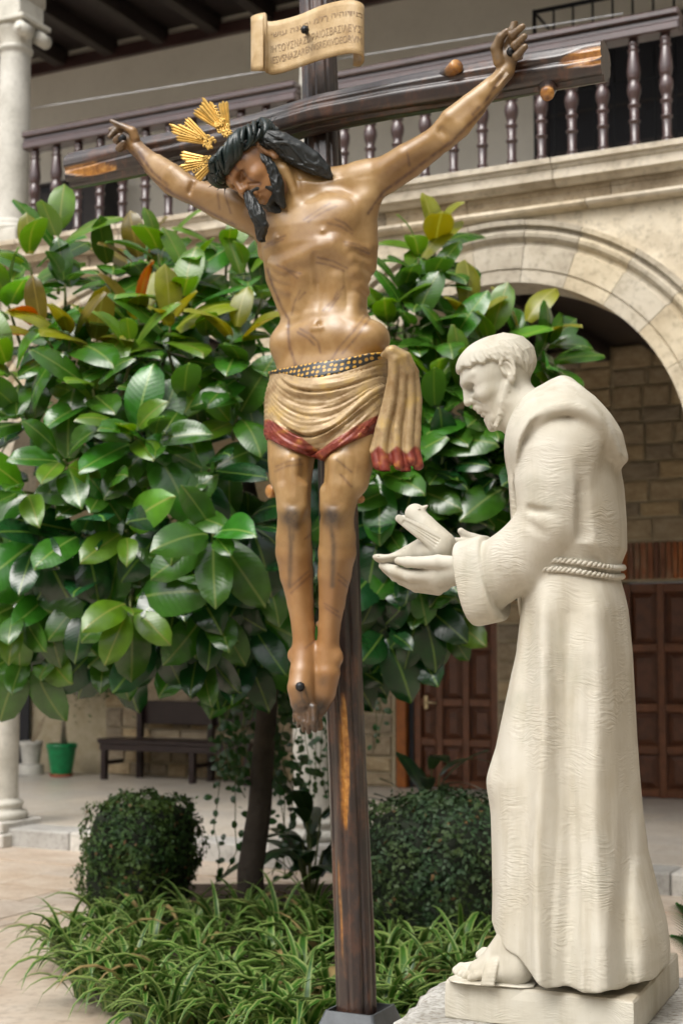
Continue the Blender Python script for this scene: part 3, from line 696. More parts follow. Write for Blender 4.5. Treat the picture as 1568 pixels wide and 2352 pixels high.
def cloth_mat():
    t = NT('gilded_cloth'); c = t.coord('Object')
    gold = t.ramp(t.noise(c, 14, 5, .65), [(.35, (.28, .175, .075)), (.52, (.42, .30, .16)), (.72, (.54, .37, .12))])
    red = t.ramp(t.noise(c, 26, 4), [(.4, (.16, .022, .016)), (.58, (.27, .06, .035)), (.7, (.42, .17, .04))])
    col = t.mix(t.attr('trim'), gold, red)
    t.set(Base_Color=col, Roughness=.38, Metallic=.08); t.b.inputs['Specular IOR Level'].default_value = .55
    t.bump(t.noise(c, 60, 4), .15, .003); return t.m
def simple(name, col, rough=.5, metal=0.0, bump=0.0, bscale=60, var=.25, spec=.5, dist=.004):
    t = NT(name); c = t.coord('Object'); n = t.noise(c, bscale * .25, 4)
    a = tuple(v * (1 - var) for v in col[:3]); b = tuple(min(1, v * (1 + var)) for v in col[:3])
    t.set(Base_Color=t.ramp(n, [(.3, a), (.7, b)]), Roughness=rough, Metallic=metal); t.b.inputs['Specular IOR Level'].default_value = spec
    if bump: t.bump(t.noise(c, bscale, 4), bump, dist)
    return t.m
M_SKIN = skin_mat(); M_CLOTH = cloth_mat()
M_HAIR = simple('dark_painted_hair', (.014, .017, .017), .42, 0, .2, 80)
M_THORN = simple('dark_green_thorns', (.012, .022, .021), .3, 0, .25, 60)
M_GOLD = simple('gilt_metal', (.66, .42, .11), .38, .45, .15, 120)
M_IRON = simple('dark_iron_nail', (.03, .032, .035), .4, .6)
def belt_mat():
    t = NT('studded_belt'); c = t.n('CombineXYZ', {'X': t.math('MULTIPLY', t.attr('bu'), .088), 'Y': t.math('MULTIPLY', t.attr('bv'), .088), 'Z': 0.0}).outputs[0]
    v = t.n('TexVoronoi', {'Vector': c, 'Scale': 1.0, 'Randomness': .3}, voronoi_dimensions='2D').outputs['Distance']
    dot = t.ramp(v, [(.27, (1, 1, 1)), (.34, (0, 0, 0))])
    t.set(Base_Color=t.mix(dot, (.028, .030, .030, 1), (.58, .33, .06, 1)), Roughness=.32); return t.m

def build_christ():
    root = thing('crucified_figure', 'painted wooden crucified man with gold halo rays and gilded loincloth', 'statue', CR.M)
    lo = XP(236, 1700, .2); hi = XP(1222, 30, .2)
    g = SDF((lo[0] - .02, -0.42, lo[2]), (hi[0] + .03, 0.02, hi[2]), 0.0047)
    ch = lambda pts, k=0.02, **kw: g.chain([XR(*q) for q in pts], k, **kw)
    # trunk: silhouette levels (y, left, right, half depth, forward place)
    LV = [(450, 640, 800, .085, .15), (490, 612, 838, .11, .155), (533, 606, 846, .122, .16), (575, 606, 848, .124, .158), (639, 614, 844, .112, .145), (690, 634, 842, .098, .133), (722, 646, 842, .094, .13), (755, 648, 858, .10, .13),
          (798, 640, 876, .108, .13), (850, 638, 884, .115, .13), (920, 634, 880, .115, .135), (980, 640, 868, .10, .14)]
    zs, fc, rf, rs, yc = [], [], [], [], []
    for y, x0, x1, b, n in LV:
        a = XP(x0, y, n); c = XP(x1, y, n); hw = (c[0] - a[0]) / 2 * math.cos(R(CYAW)) / math.cos(R(CYAW))
        zs.append((a[2] + c[2]) / 2); fc.append((a[0] + c[0]) / 2); rs.append(b); yc.append(-n)
        pw = hw * math.cos(R(CYAW)); rf.append(math.sqrt(max(pw ** 2 - (b * math.sin(R(CYAW))) ** 2, 1e-4)) / math.cos(R(CYAW)))
    o = np.argsort(zs); zs, fc, rf, rs, yc = [np.array(v)[o] for v in (zs, fc, rf, rs, yc)]
    TR = (zs, fc, rf, rs, yc)
    def trunk(off=0.0, p=2.25):
        def fn(x, y, z):
            zz = z.ravel(); I = lambda a: np.interp(zz, zs, a).astype(np.float32)[None, None, :]
            F, A, B, Y = I(fc), I(rf) + off, I(rs) + off, I(yc)
            q = (np.abs((x - F) / A) ** p + np.abs((y - Y) / B) ** p) ** (1 / p)
            return ((q - 1) * np.minimum(A, B) * .95).astype(np.float32)
        return fn
    def capped(f, z0, z1): return lambda x, y, z: np.maximum(f(x, y, z), np.maximum(z0 - z, z - z1)).astype(np.float32)
    g.do(capped(trunk(), zs[0], zs[-1]), (-2, -1, zs[0] - .02), (2, 1, zs[-1] + .02))
    # shoulders, neck, trapezius
    ch([(705, 448, .155, 62), (770, 432, .15, 48), (842, 415, .15, 45)], .05); ch([(690, 455, .155, 58), (640, 478, .15, 46), (596, 505, .15, 40)], .05)
    ch([(700, 452, .17, 52), (660, 412, .215, 45), (618, 384, .27, 44)], .035)
    ch([(654, 390, .285, 9), (676, 440, .262, 9), (684, 466, .25, 7)], .025)       # neck cords
    ch([(684, 468, .245, 9), (720, 452, .225, 9), (757, 424, .20, 10), (800, 408, .185, 12)], .02)   # collar bone
    ch([(676, 470, .245, 8), (640, 488, .225, 8), (610, 498, .20, 10)], .02)
    g.ell(XP(712, 440, .27), (.03, .028, .022), .03, 'sub')
    # chest
    g.ell(XP(772, 492, .215), (.088, .05, .062), .035); g.ell(XP(646, 512, .215), (.070, .05, .058), .035)
    ch([(700, 470, .30, 4), (712, 520, .305, 5), (720, 556, .305, 4)], .03, op='sub')  # breastbone groove
    SF = lambda x, y, deep=0.0: g.surf(CR, x, y, deep)
    def on_skin(pts, deep, k, op='add'): g.chain([(SF(x, y, deep), r * CR.px(XP(x, y, .25))) for x, y, r in pts], k, op)
    ch([(846, 455, .175, 30), (835, 500, .155, 30), (842, 560, .135, 24), (846, 610, .12, 16)], .04)   # back muscle below the armpit
    ch([(612, 520, .165, 22), (610, 580, .145, 18)], .03)
    ch([(868, 448, .225, 10), (846, 500, .235, 14), (840, 530, .22, 6)], .03, op='sub')                # hollow of the armpit
    # rib arch over the drawn-in belly
    g.ell(XP(738, 652, .288), (.090, .052, .074), .045, 'sub')
    on_skin([(640, 612, 12), (668, 602, 14), (702, 588, 15), (738, 570, 16), (764, 564, 16), (790, 582, 15), (812, 612, 13), (828, 650, 11)], .012, .03)
    for x0, y0, x1, y1 in ((800, 566, 842, 574), (806, 594, 843, 606), (814, 624, 842, 638), (820, 656, 840, 670)): on_skin([(x0, y0, 9), (x1, y1, 9)], .009, .016)
    for x0, y0, x1, y1 in ((654, 622, 622, 604), (660, 645, 628, 630), (664, 668, 636, 656)): on_skin([(x0, y0, 8), (x1, y1, 8)], .008, .016)
    on_skin([(722, 586, 3.5), (728, 650, 3.5), (731, 735, 3)], .0, .018, 'sub')
    on_skin([(812, 690, 10), (806, 740, 8)], .010, .03); on_skin([(692, 640, 12), (690, 700, 10)], .013, .03); on_skin([(774, 640, 12), (778, 700, 10)], .013, .03)
    # waist, belly and hips
    g.ell(XP(742, 772, .195), (.118, .050, .060), .035); g.ell(XP(742, 728, .185), (.085, .035, .035), .03)
    ch([(660, 748, .225, 4), (700, 728, .25, 5), (760, 714, .25, 5), (828, 716, .215, 4)], .024, op='sub')
    g.ell(XP(852, 775, .165), (.058, .07, .055), .04); g.ell(XP(655, 790, .17), (.048, .06, .055), .04)
    nv = SF(731, 744); g.ell(nv, (.008, .010, .011), .010, 'sub'); on_skin([(720, 755, 5), (738, 754, 5)], .004, .012)
    for x, y, a in ((741, 531, .016), (637, 546, .014)): q = SF(x, y, .006); g.ell(q, (a, .009, a), .008); q = SF(x, y, .001); g.ell(q, (.005, .006, .005), .004)
    # arms
    def arm(pts, musc):
        ch(pts, .03)
        for q in musc: ch(q, .022)
    arm([(838, 420, .15, 44), (882, 402, .155, 41), (935, 366, .16, 36), (985, 335, .165, 32), (1014, 316, .17, 31), (1044, 286, .17, 33), (1085, 246, .16, 27), (1125, 206, .15, 21), (1160, 165, .145, 19)],
        [[(818, 404, .175, 26), (852, 396, .175, 24), (900, 382, .175, 18)], [(885, 388, .19, 22), (930, 358, .195, 24), (980, 325, .19, 16)], [(890, 420, .15, 20), (945, 385, .15, 22), (1000, 345, .155, 14)],
         [(1000, 306, .19, 14), (1032, 270, .195, 19), (1075, 232, .18, 14), (1120, 192, .16, 8)], [(1022, 326, .175, 16), (1060, 292, .18, 20), (1100, 250, .17, 12)]])
    ch([(1128, 190, .178, 4), (1150, 168, .172, 4.5)], .01); ch([(1142, 200, .175, 4), (1166, 172, .168, 4)], .01); ch([(1012, 300, .215, 5), (1030, 318, .21, 5)], .02, op='sub')
    arm([(604, 502, .15, 42), (572, 489, .155, 39), (520, 466, .16, 35), (462, 445, .165, 30), (428, 431, .168, 29), (395, 412, .168, 30), (355, 380, .16, 25), (330, 355, .152, 19), (314, 340, .148, 17)],
        [[(598, 484, .175, 24), (560, 470, .18, 22), (520, 455, .18, 16)], [(560, 468, .19, 20), (510, 447, .195, 22), (462, 432, .19, 14)], [(560, 510, .15, 20), (500, 482, .15, 21), (440, 452, .155, 12)],
         [(430, 416, .185, 12), (398, 394, .19, 17), (362, 368, .175, 11)], [(428, 446, .17, 14), (392, 430, .172, 16), (352, 395, .165, 9)]])
    ch([(442, 424, .205, 5), (436, 440, .205, 5)], .02, op='sub')
    # hands
    ch([(1160, 165, .145, 20), (1164, 130, .148, 27), (1172, 108, .145, 26)], .012, fl=((0, 1, 0), .62))
    for q in ([(1146, 142, .165, 14), (1138, 112, .175, 12.5), (1149, 86, .185, 10.5), (1164, 71, .19, 7.5)], [(1168, 104, .15, 12), (1176, 70, .16, 10), (1184, 41, .165, 7.5)],
              [(1184, 104, .148, 11.5), (1177, 80, .185, 10), (1199, 61, .195, 7.5)], [(1190, 114, .148, 11.5), (1182, 104, .19, 10), (1203, 84, .198, 8)], [(1191, 128, .148, 11), (1185, 129, .185, 9.5), (1205, 107, .192, 7.5)]):
        ch(q, .004)
    ch([(316, 342, .148, 17), (298, 320, .15, 21), (286, 312, .15, 21)], .012, fl=((0, 1, 0), .62))
    for q in ([(311, 318, .165, 11), (305, 301, .175, 9.5), (284, 291, .182, 7.5), (256, 278, .19, 5)], [(286, 302, .155, 9), (270, 294, .18, 7), (244, 299, .19, 4.5)], [(281, 308, .155, 9), (262, 303, .19, 7), (252, 314, .20, 5)],
              [(281, 322, .155, 10), (268, 322, .19, 9), (276, 312, .20, 7)], [(287, 334, .155, 10), (274, 341, .185, 8.5), (284, 328, .195, 7)]):
        ch(q, .004)
    # legs
    ch([(690, 930, .14, 64), (678, 1000, .165, 56), (672, 1060, .19, 49), (672, 1120, .205, 42), (675, 1172, .212, 38), (676, 1208, .203, 36)], .03)
    ch([(815, 930, .14, 66), (806, 1000, .165, 59), (797, 1060, .19, 52), (786, 1120, .208, 43), (776, 1172, .214, 38), (773, 1208, .205, 36)], .03)
    ch([(676, 1208, .203, 36), (674, 1235, .19, 40), (675, 1268, .176, 42), (681, 1320, .16, 38), (690, 1385, .15, 30), (696, 1440, .147, 26), (698, 1505, .15, 25)], .02, kin=.007)
    ch([(773, 1208, .205, 36), (775, 1235, .192, 41), (774, 1268, .176, 43), (768, 1320, .155, 38), (762, 1385, .137, 30), (756, 1440, .126, 25), (752, 1505, .12, 25)], .02, kin=.007)
    for kx, sx in ((674, 1), (768, -1)):
        g.ell(XP(kx, 1180, .25), (.034, .028, .040), .02)
        ch([(kx, 1208, .236, 10), (kx + (6 if sx > 0 else -3), 1330, .196 if sx > 0 else .19, 10), (kx + (20 if sx > 0 else -12), 1470, .165 if sx > 0 else .142, 9)], .025)
        ch([(kx - 20, 1130, .243, 12), (kx - 20, 1165, .24, 8)], .03); ch([(kx + 21, 1118, .243, 13), (kx + 20, 1160, .24, 9)], .03)
        ch([(kx + 1, 1060, .262, 12), (kx, 1140, .262, 9)], .03)
    ch([(640, 1000, .2, 22), (640, 1100, .2, 18)], .04); ch([(838, 1010, .18, 24), (826, 1110, .19, 18)], .04)
    # feet, the right one laid over the left
    ch([(698, 1500, .15, 27), (694, 1545, .17, 29), (690, 1580, .185, 30), (695, 1612, .182, 28), (698, 1626, .175, 24)], .02)
    ch([(752, 1500, .12, 27), (752, 1545, .125, 29), (742, 1590, .12, 29), (728, 1622, .115, 25), (722, 1636, .11, 21)], .02)
    g.ell(XP(672, 1505, .15), (.016, .02, .022), .02); g.ell(XP(776, 1510, .12), (.016, .02, .022), .02)
    for (ax, ay, bx, by, r) in ((679, 1632, 676, 1656, 6.5), (688, 1638, 685, 1668, 7), (697, 1642, 697, 1678, 7.2), (707, 1642, 709, 1682, 7.5), (719, 1638, 723, 1676, 9.5)):
        ch([(ax, ay - 14, .192, r), ((ax + bx) / 2, (ay + by) / 2, .198, r * .95), (bx, by, .178, r * .75)], .003)
    for (ax, ay, bx, by, r) in ((716, 1640, 716, 1668, 9), (728, 1640, 733, 1670, 11)): ch([(ax, ay, .115, r), (bx, by, .115, r * .85)], .006)
    for x in (684, 692, 700, 709): on_skin([(691 + (x - 697) * .4, 1590, 4), (x, 1622, 4)], .003, .008)
    NG = g; V, Q = g.mesh(); me = mesh_np('body', V, Q); px, py = to_picture(CR, V)
    WH = [[(698, 505), (726, 485), (757, 467)], [(708, 509), (740, 488), (772, 473)], [(770, 503), (792, 513), (810, 531)], [(753, 512), (782, 520), (808, 537)], [(795, 563), (820, 570), (847, 582)], [(790, 555), (822, 562), (846, 574)],
          [(613, 560), (655, 541)], [(608, 568), (650, 550)], [(730, 591), (765, 600), (797, 616)], [(727, 603), (760, 610), (789, 622)], [(636, 609), (665, 622), (689, 628)], [(650, 612), (683, 639)], [(689, 668), (676, 695), (670, 722)], [(700, 672), (684, 690)],
          [(789, 658), (770, 685), (742, 713)], [(783, 675), (755, 713)], [(776, 668), (768, 685)], [(689, 755), (712, 768), (730, 785), (736, 810)], [(683, 763), (706, 776), (722, 792)], [(840, 724), (812, 760), (778, 798), (760, 830)], [(850, 730), (822, 770), (786, 812)],
          [(634, 1072), (660, 1060), (692, 1055)], [(632, 1082), (660, 1070), (695, 1066)], [(773, 1056), (807, 1084)], [(782, 1090), (807, 1118)], [(662, 1352), (690, 1328), (708, 1312)], [(668, 1362), (712, 1322)], [(776, 1318), (804, 1343)], [(778, 1332), (802, 1352)],
          [(745, 1386), (776, 1405)], [(745, 1394), (780, 1418)], [(702, 1488), (724, 1470)], [(700, 1238), (716, 1226)], [(868, 452), (900, 452)], [(868, 468), (905, 466)], [(500, 445), (505, 480)], [(518, 450), (530, 490)], [(935, 352), (940, 380)]]
    bl = np.zeros(len(V))
    for w in WH: bl = np.maximum(bl, .62 * np.exp(-(dseg(px, py, w) / 3.0) ** 2))
    for w, wd in (([(614, 618), (624, 650), (645, 702), (663, 734), (662, 766), (666, 800), (682, 850)], 3.6), ([(1180, 170), (1150, 208), (1100, 262), (1040, 322), (950, 390), (880, 440), (845, 490)], 4.0), ([(1150, 175), (1120, 225), (1085, 262)], 4),
                  ([(308, 352), (345, 405), (400, 447), (480, 487), (540, 517)], 4.5), ([(320, 350), (350, 395), (385, 425)], 4)):
        bl = np.maximum(bl, .85 * np.exp(-(dseg(px, py, w) / wd) ** 2))
    bl *= (V[:, 1] < -.06)
    gr = np.zeros(len(V)); G = lambda x, y, r, a: a * np.exp(-((px - x) ** 2 + (py - y) ** 2) / r ** 2)
    for a in (G(668, 1188, 25, 1.3), G(676, 1204, 18, 1.0), G(760, 1187, 24, 1.3), G(698, 1650, 52, 1.7), G(735, 1640, 36, 1.3), G(692, 1592, 22, .8), G(740, 1565, 16, .6)): gr = np.maximum(gr, a)
    for w, wd, a in (([(664, 1195), (668, 1250), (665, 1345)], 6, .8), ([(675, 1200), (672, 1240)], 6, .7), ([(758, 1195), (766, 1250), (763, 1345)], 6, .8), ([(690, 1580), (700, 1650)], 5, 1), ([(700, 1580), (716, 1640)], 5, 1)): gr = np.maximum(gr, a * np.exp(-(dseg(px, py, w) / wd) ** 2))
    gr = np.maximum(gr, np.clip((168 - py + (px - 1170) * .3) / 40, 0, .72) * (px > 1100) * (py < 175)); gr = np.maximum(gr, np.clip((300 - px) / 30, 0, .8) * (py < 400)); gr = np.maximum(gr, G(1174, 118, 18, 1) + G(280, 318, 18, 1))
    gr = np.maximum(gr, G(1162, 172, 22, .55)); gr = np.maximum(gr, G(312, 352, 24, .55))
    warm = np.clip((1180 - py) / -500, 0, .5)
    attr(me, 'blood', np.clip(bl, 0, 1)); attr(me, 'grime_dark', np.clip(gr, 0, 1)); attr(me, 'pale', np.zeros(len(V))); attr(me, 'warm', warm)
    obj('body', me, M_SKIN, root)
    # ---- head
    cam_ax = lambda x, z, t: np.array([x * CR.ex[0] - t * CR.ex[1], x * CR.ey[0] - t * CR.ey[1], z])
    f3 = cam_ax(-.483, -.715, .505); u3 = cam_ax(-.80, .597, .08); f3 /= np.linalg.norm(f3); u3 -= f3 * (u3 @ f3); u3 /= np.linalg.norm(u3); s3 = np.cross(f3, u3) * 1.0
    ref = cam_ax(.36, .37, .86)
    if s3 @ ref < 0: s3 = -s3
    AX = np.stack([f3, u3, s3]); c0 = XP(582, 389, .30); U = .00128
    H = lambda f, u, s=0: c0 + U * (f * f3 + u * u3 + s * s3)
    g = SDF(c0 - .19, c0 + .19, .0026)
    head_base(g, H, AX, U, False, 1.25)
    g.cone(H(-8, -45), XP(672, 425, .21), 46 * U, 50 * U, .03)
    V, Q = g.mesh(); me = mesh_np('head', V, Q); rel = (V - c0) / U; ff, uu, ss = rel @ f3, rel @ u3, rel @ s3
    attr(me, 'blood', np.clip(.8 * np.exp(-((uu - 40 - 8 * np.sin(ss * .3)) / 9) ** 2) * (ff > 20) + .7 * np.exp(-((ss - 34) / 4) ** 2) * (uu > -50) * (uu < 40) * (ff > 20), 0, 1)); attr(me, 'grime_dark', np.clip(np.exp(-(((ff - 60) / 22) ** 2 + ((uu - 2) / 12) ** 2 + ((np.abs(ss) - 27) / 16) ** 2)) * .5 + np.clip((30 - ff) / 60, 0, .35), 0, 1)); attr(me, 'pale', np.zeros(len(V))); attr(me, 'warm', np.full(len(V), .75))  # on the head: darker in the eye sockets and towards the back
    obj('head', me, M_SKIN, root)
    # ---- hair and beard
    g = SDF(c0 - np.array([.23, .2, .26]), c0 + np.array([.33, .2, .18]), .0028)
    Hc = lambda pts, k=6, **kw: g.chain([(H(*q[:3]), q[3] * U) for q in pts], k * U, **kw)
    g.ell(H(-22, 26), np.array((92, 72, 75)) * U, 0, 'add', AX)
    def cutface(x, y, z):
        p = [(x - c0[0]) / U, (y - c0[1]) / U, (z - c0[2]) / U]; f, u, s = [p[0] * AX[i][0] + p[1] * AX[i][1] + p[2] * AX[i][2] for i in range(3)]
        b = np.where(f > 10, 44 + 0 * f, np.where(f > -20, 44 - (10 - f) * 1.2, 8 - (-20 - f) * 2.4)); return ((b - u) * U * .6).astype(np.float32)
    g.do(cutface, c0 - 1, c0 + 1, 6 * U, 'cut')
    for s in (1, -1):
        Hc([(0, 6, s * 54, 7), (2, -18, s * 52, 12), (10, -48, s * 47, 14), (26, -78, s * 37, 15)], 6)            # whiskers
        Hc([(26, -78, s * 37, 15), (42, -98, s * 27, 14), (50, -116, s * 17, 9), (52, -126, s * 13, 4)], 8)        # forked beard
        Hc([(74, -37, s * 3, 7.5), (62, -46, s * 18, 7.5), (50, -62, s * 30, 7), (46, -76, s * 32, 7)], 4)          # moustache
    g.ell(H(46, -90), np.array((18, 14, 24)) * U, 8 * U, 'add', AX)
    S2 = lambda pts, k=.006: g.chain([XR(*q) for q in pts], k)
    # long locks: over the near shoulder, and hanging in front on the far side
    for j, o_ in enumerate((-16, -8, 0, 8, 15)):
        S2([(618, 318 + o_ * .3, .33 - j * .012, 14), (650, 334 + o_ * .8, .31 - j * .015, 17), (688, 358 + o_, .285 - j * .014, 17), (722, 378 + o_ * .9, .262 - j * .012, 15), (750, 396 + o_ * .55, .24 - j * .01, 9), (759, 406 + o_ * .2, .232, 4)], .003)
    for j, (o_, dn) in enumerate(((-8, .0), (-3, .012), (3, .014), (8, .004))):
        S2([(570 + o_ * .5, 446, .345 + dn, 6), (579 + o_ * .8, 468, .35 + dn, 7), (592 + o_, 496, .345 + dn, 8), (602 + o_, 520, .335 + dn, 7), (598 + o_ * .6, 544, .32 + dn, 4), (606 + o_ * .2, 564, .31 + dn, 2)], .003)
    def tress(path, N, rs, seed, frac=.97):
        rr = random.Random(seed); Pp = np.array([q[0] for q in path]); Rr = [q[1] for q in path]; tn = np.gradient(Pp, axis=0); tn /= np.linalg.norm(tn, axis=1)[:, None]
        g.chain([(q, r_ * .88) for q, r_ in path], .004, kin=.002)
        for i in range(N):
            ph = 6.283 * i / N + rr.uniform(-.2, .2); tw = rr.uniform(-1.1, 1.1); pts = []
            for k in range(len(path)):
                e1 = np.cross(tn[k], np.array([.2, -.9, .35])); e1 /= np.linalg.norm(e1); e2 = np.cross(tn[k], e1); a_ = ph + tw * k / len(path) + .5 * math.sin(k * 1.7 + i); pts.append((Pp[k] + Rr[k] * frac * (math.cos(a_) * e1 + math.sin(a_) * e2), rs * (1 - .55 * k / len(path))))
            g.chain(pts, .0012, kin=.0006)
    for s in (1, -1):
        tress([(H(*q[:3]), q[3] * U) for q in ((0, 2, s * 54, 9), (2, -18, s * 53, 14), (6, -34, s * 51, 16), (12, -50, s * 47, 17), (20, -66, s * 42, 18), (28, -80, s * 37, 18), (40, -96, s * 28, 16), (48, -112, s * 19, 12), (52, -128, s * 13, 6))], 17, 3.3 * U, 3 + s)
    tress([XR(*q) for q in ((612, 322, .33, 20), (634, 326, .315, 24), (656, 338, .295, 26), (684, 356, .275, 26), (708, 370, .26, 24), (730, 384, .25, 19), (748, 396, .24, 12), (760, 407, .232, 5))], 24, .0052, 21)
    tress([XR(*q) for q in ((569, 446, .35, 9), (579, 468, .357, 13), (586, 482, .357, 15), (593, 497, .352, 17), (601, 518, .342, 16), (600, 532, .335, 13), (599, 546, .325, 9), (606, 565, .312, 4))], 14, .0045, 33)
    def strands(x, y, z):
        p = [(x - c0[0]) / U, (y - c0[1]) / U, (z - c0[2]) / U]; f, u, s = [p[0] * AX[i][0] + p[1] * AX[i][1] + p[2] * AX[i][2] for i in range(3)]
        jaw = np.clip((-5 - u) / 10, 0, 1) * np.clip((f + 12) / 10, 0, 1)
        return (-.7 * U * ((.6 * np.sin(f * .42 + s * .3 + 2 * np.sin(u * .06)) + .6 * np.sin(f * .85 + s * .7 + u * .12)) * (1 - jaw) + .7 * jaw * np.sin(u * .32 + f * .3 + 1.5 * np.sin(f * .2)) * np.sin(f * .5 + s * .35))).astype(np.float32)
    g.do(strands, g.lo, g.lo + 9, op='disp')
    V, Q = g.mesh(); obj('hair', mesh_np('hair', V, Q), M_HAIR, root)['label'] = 'long black wavy hair and beard'
    # ---- crown of thorns
    mb = MB(); N = 90; rnd = random.Random(3)
    for j in range(11):
        ph = rnd.uniform(0, 6.28); a1 = rnd.uniform(3, 6); pts = []
        for i in range(N + 1):
            a = 2 * math.pi * i / N; w = a * a1 * 0 + a * round(a1) + ph
            rr = 10 + 12 * math.cos(w); uo = 21 * math.sin(w)
            c, s = math.cos(a), math.sin(a); f = -22 + (90 + rr) * c; sd_ = (74 + rr) * s
            pts.append(H(f, 50 + uo + .16 * (f + 22), sd_))
        mb.tube(pts, .0145 if j < 4 else .0088, 8, cap=False)
    cr = mb.build('thorn_crown', M_THORN, root); cr['label'] = 'thick dark green plaited crown of thorns'
    mb = MB()
    for j in range(46):
        a = rnd.uniform(0, 6.28); c, s = math.cos(a), math.sin(a); f = -22 + 120 * c; sd_ = 102 * s; u = 50 + rnd.uniform(-16, 18) + .16 * (f + 22)
        p = H(f - 6 * c, u, sd_ - 6 * s); d = (H(f, u, sd_) - H(-22, u, 0)); d /= np.linalg.norm(d); d = d + np.array([rnd.uniform(-.7, .7) for _ in range(3)]); d /= np.linalg.norm(d)
        mb.tube([p, p + d * .032], [.0032, .0006], 5)
    mb.build('thorn', M_THORN, cr)['kind'] = 'stuff'
    # ---- three bursts of gold rays
    T = CR.ey * 0
    def burst(base, tips, nb, lab):
        r = bpy.data.objects.new('halo_rays', None); put(r, root); r['label'] = lab
        B = XP(*base); cen = B.copy()
        mid = sum(XP(*t[:3]) for t in tips) / len(tips); dm = mid - B; L = np.linalg.norm(dm); dm /= L
        vw = CR.L(C0) - B; vw /= np.linalg.norm(vw); lat = np.cross(dm, vw); lat /= np.linalg.norm(lat); nor = np.cross(lat, dm)
        for (tx, ty, tn, w, cnt) in tips:
            t = XP(tx, ty, tn); d = t - B; Lr = np.linalg.norm(d); d = d / Lr; la = np.cross(d, nor); la /= np.linalg.norm(la); px_ = CR.px(t)
            mb = MB()
            for i in range(cnt):
                o_ = (i - (cnt - 1) / 2) * w / cnt * px_; ln = Lr * (1 - .10 * abs(i - (cnt - 1) / 2) - (.07 if i % 2 else 0)); w0 = w / cnt * .34 * px_; w1 = w / cnt * .54 * px_
                V = []
                for q, wd, of in ((.16, w0, o_ * .55), (.93, w1, o_), (1.0, w1 * .25, o_)):
                    p = B + d * ln * q + la * of
                    V += [p - la * wd, p + nor * .0045 * (1 if q < 1 else .4), p + la * wd, p - nor * .003]
                mb.add(V, [(0, 1, 5, 4), (1, 2, 6, 5), (2, 3, 7, 6), (3, 0, 4, 7), (4, 5, 9, 8), (5, 6, 10, 9), (6, 7, 11, 10), (7, 4, 8, 11), (3, 2, 1, 0), (8, 9, 10, 11)])
            mb.build('ray', M_GOLD, r)
        # scrollwork at the foot and between the rays
        mb = MB()
        for i in range(nb):
            a = rnd.uniform(-1, 1); q = rnd.uniform(-.06, .36) ; p = B + dm * L * q + lat * a * (13 - 3 * q) * CR.px(B) * 1.0 + nor * .004; rr = rnd.uniform(.0045, .0085); pts = []; ph = rnd.uniform(0, 6.28)
            for k in range(9):
                w = ph + k * .62; pts.append(p + rr * (1 - k * .06) * (math.cos(w) * lat + math.sin(w) * dm) + nor * rnd.uniform(0, .003))
            mb.tube(pts, .0031, 5)
        for (tx, ty, tn, w, cnt), (ux, uy, un, _, _) in zip(tips[:-1], tips[1:]):
            t = (XP(tx, ty, tn) + XP(ux, uy, un)) / 2
            for q in np.linspace(.3, .72, 6):
                p = B + (t - B) * q; pts = [p + .006 * (math.cos(k) * lat + math.sin(k) * dm) for k in np.linspace(0, 5.2, 8)]; mb.tube(pts, .0028, 5)
        mb.build('scrollwork', M_GOLD, r)
    burst((524, 307, .36), [(440, 248, .38, 20, 3), (458, 222, .38, 31, 4), (511, 226, .37, 24, 3)], 26, 'upper burst of gold rays')
    burst((487, 330, .40), [(398, 313, .42, 17, 3), (382, 286, .42, 26, 4), (421, 269, .41, 19, 3)], 24, 'middle burst of gold rays')
    burst((494, 369, .42), [(408, 355, .44, 20, 3), (408, 386, .44, 24, 4), (448, 416, .43, 20, 3)], 20, 'lower burst of gold rays')
    # ---- loincloth
    lo = XP(610, 1100, .2); hi = XP(985, 785, .2)
    def cgrid(): return SDF((lo[0] - .06, -.40, lo[2]), (hi[0] + .06, .02, hi[2]), .0042)
    def hipshape(g, off):
        g.do(capped(trunk(off), zs[0], zs[-1]), (-2, -1, zs[0] - .05), (2, 1, zs[-1]))
        for q in ([(690, 930, .14, 64), (678, 1000, .165, 57), (672, 1060, .19, 50), (672, 1110, .2, 46)], [(815, 930, .14, 66), (806, 1000, .165, 60), (797, 1060, .19, 53), (790, 1110, .2, 47)]):
            g.chain([(p, r + off) for p, r in (XR(*w) for w in q)], .05)
        g.ell(XP(742, 900, .2), (.10, .075, .10), .06); g.ell(XP(852, 800, .165), (.058 + off, .07 + off, .05 + off), .04); g.ell(XP(655, 815, .17), (.048 + off, .06 + off, .05 + off), .04)
        g.ell(XP(735, 985, .235), (.055, .045, .075), .05)
    def pic(g, n=.26):
        """linear picture coordinates over the cloth's grid"""
        a, b, c = XP(640, 900, n), XP(880, 900, n), XP(640, 1040, n)
        kx = 240 / (b[0] - a[0]); kz = 140 / (c[2] - a[2]); sh = (b[2] - a[2]) / (b[0] - a[0])
        return lambda x, y, z: (640 + (x - a[0]) * kx + (y + n) * -0.0 , 900 + (z - a[2] - (x - a[0]) * sh) * kz)
    g = cgrid(); hipshape(g, .016); PC = pic(g)
    BT = ([620, 643, 700, 760, 822, 876, 900], [846, 844, 838, 828, 815, 801, 797])      # belt, upper edge
    BB = ([620, 646, 680, 711, 745, 780, 822, 880, 900], [855, 856, 866, 872, 870, 860, 838, 808, 800])
    HM = ([610, 626, 674, 705, 730, 745, 791, 830, 862, 890], [1008, 1014, 1035, 1046, 1054, 1050, 1020, 995, 970, 950])
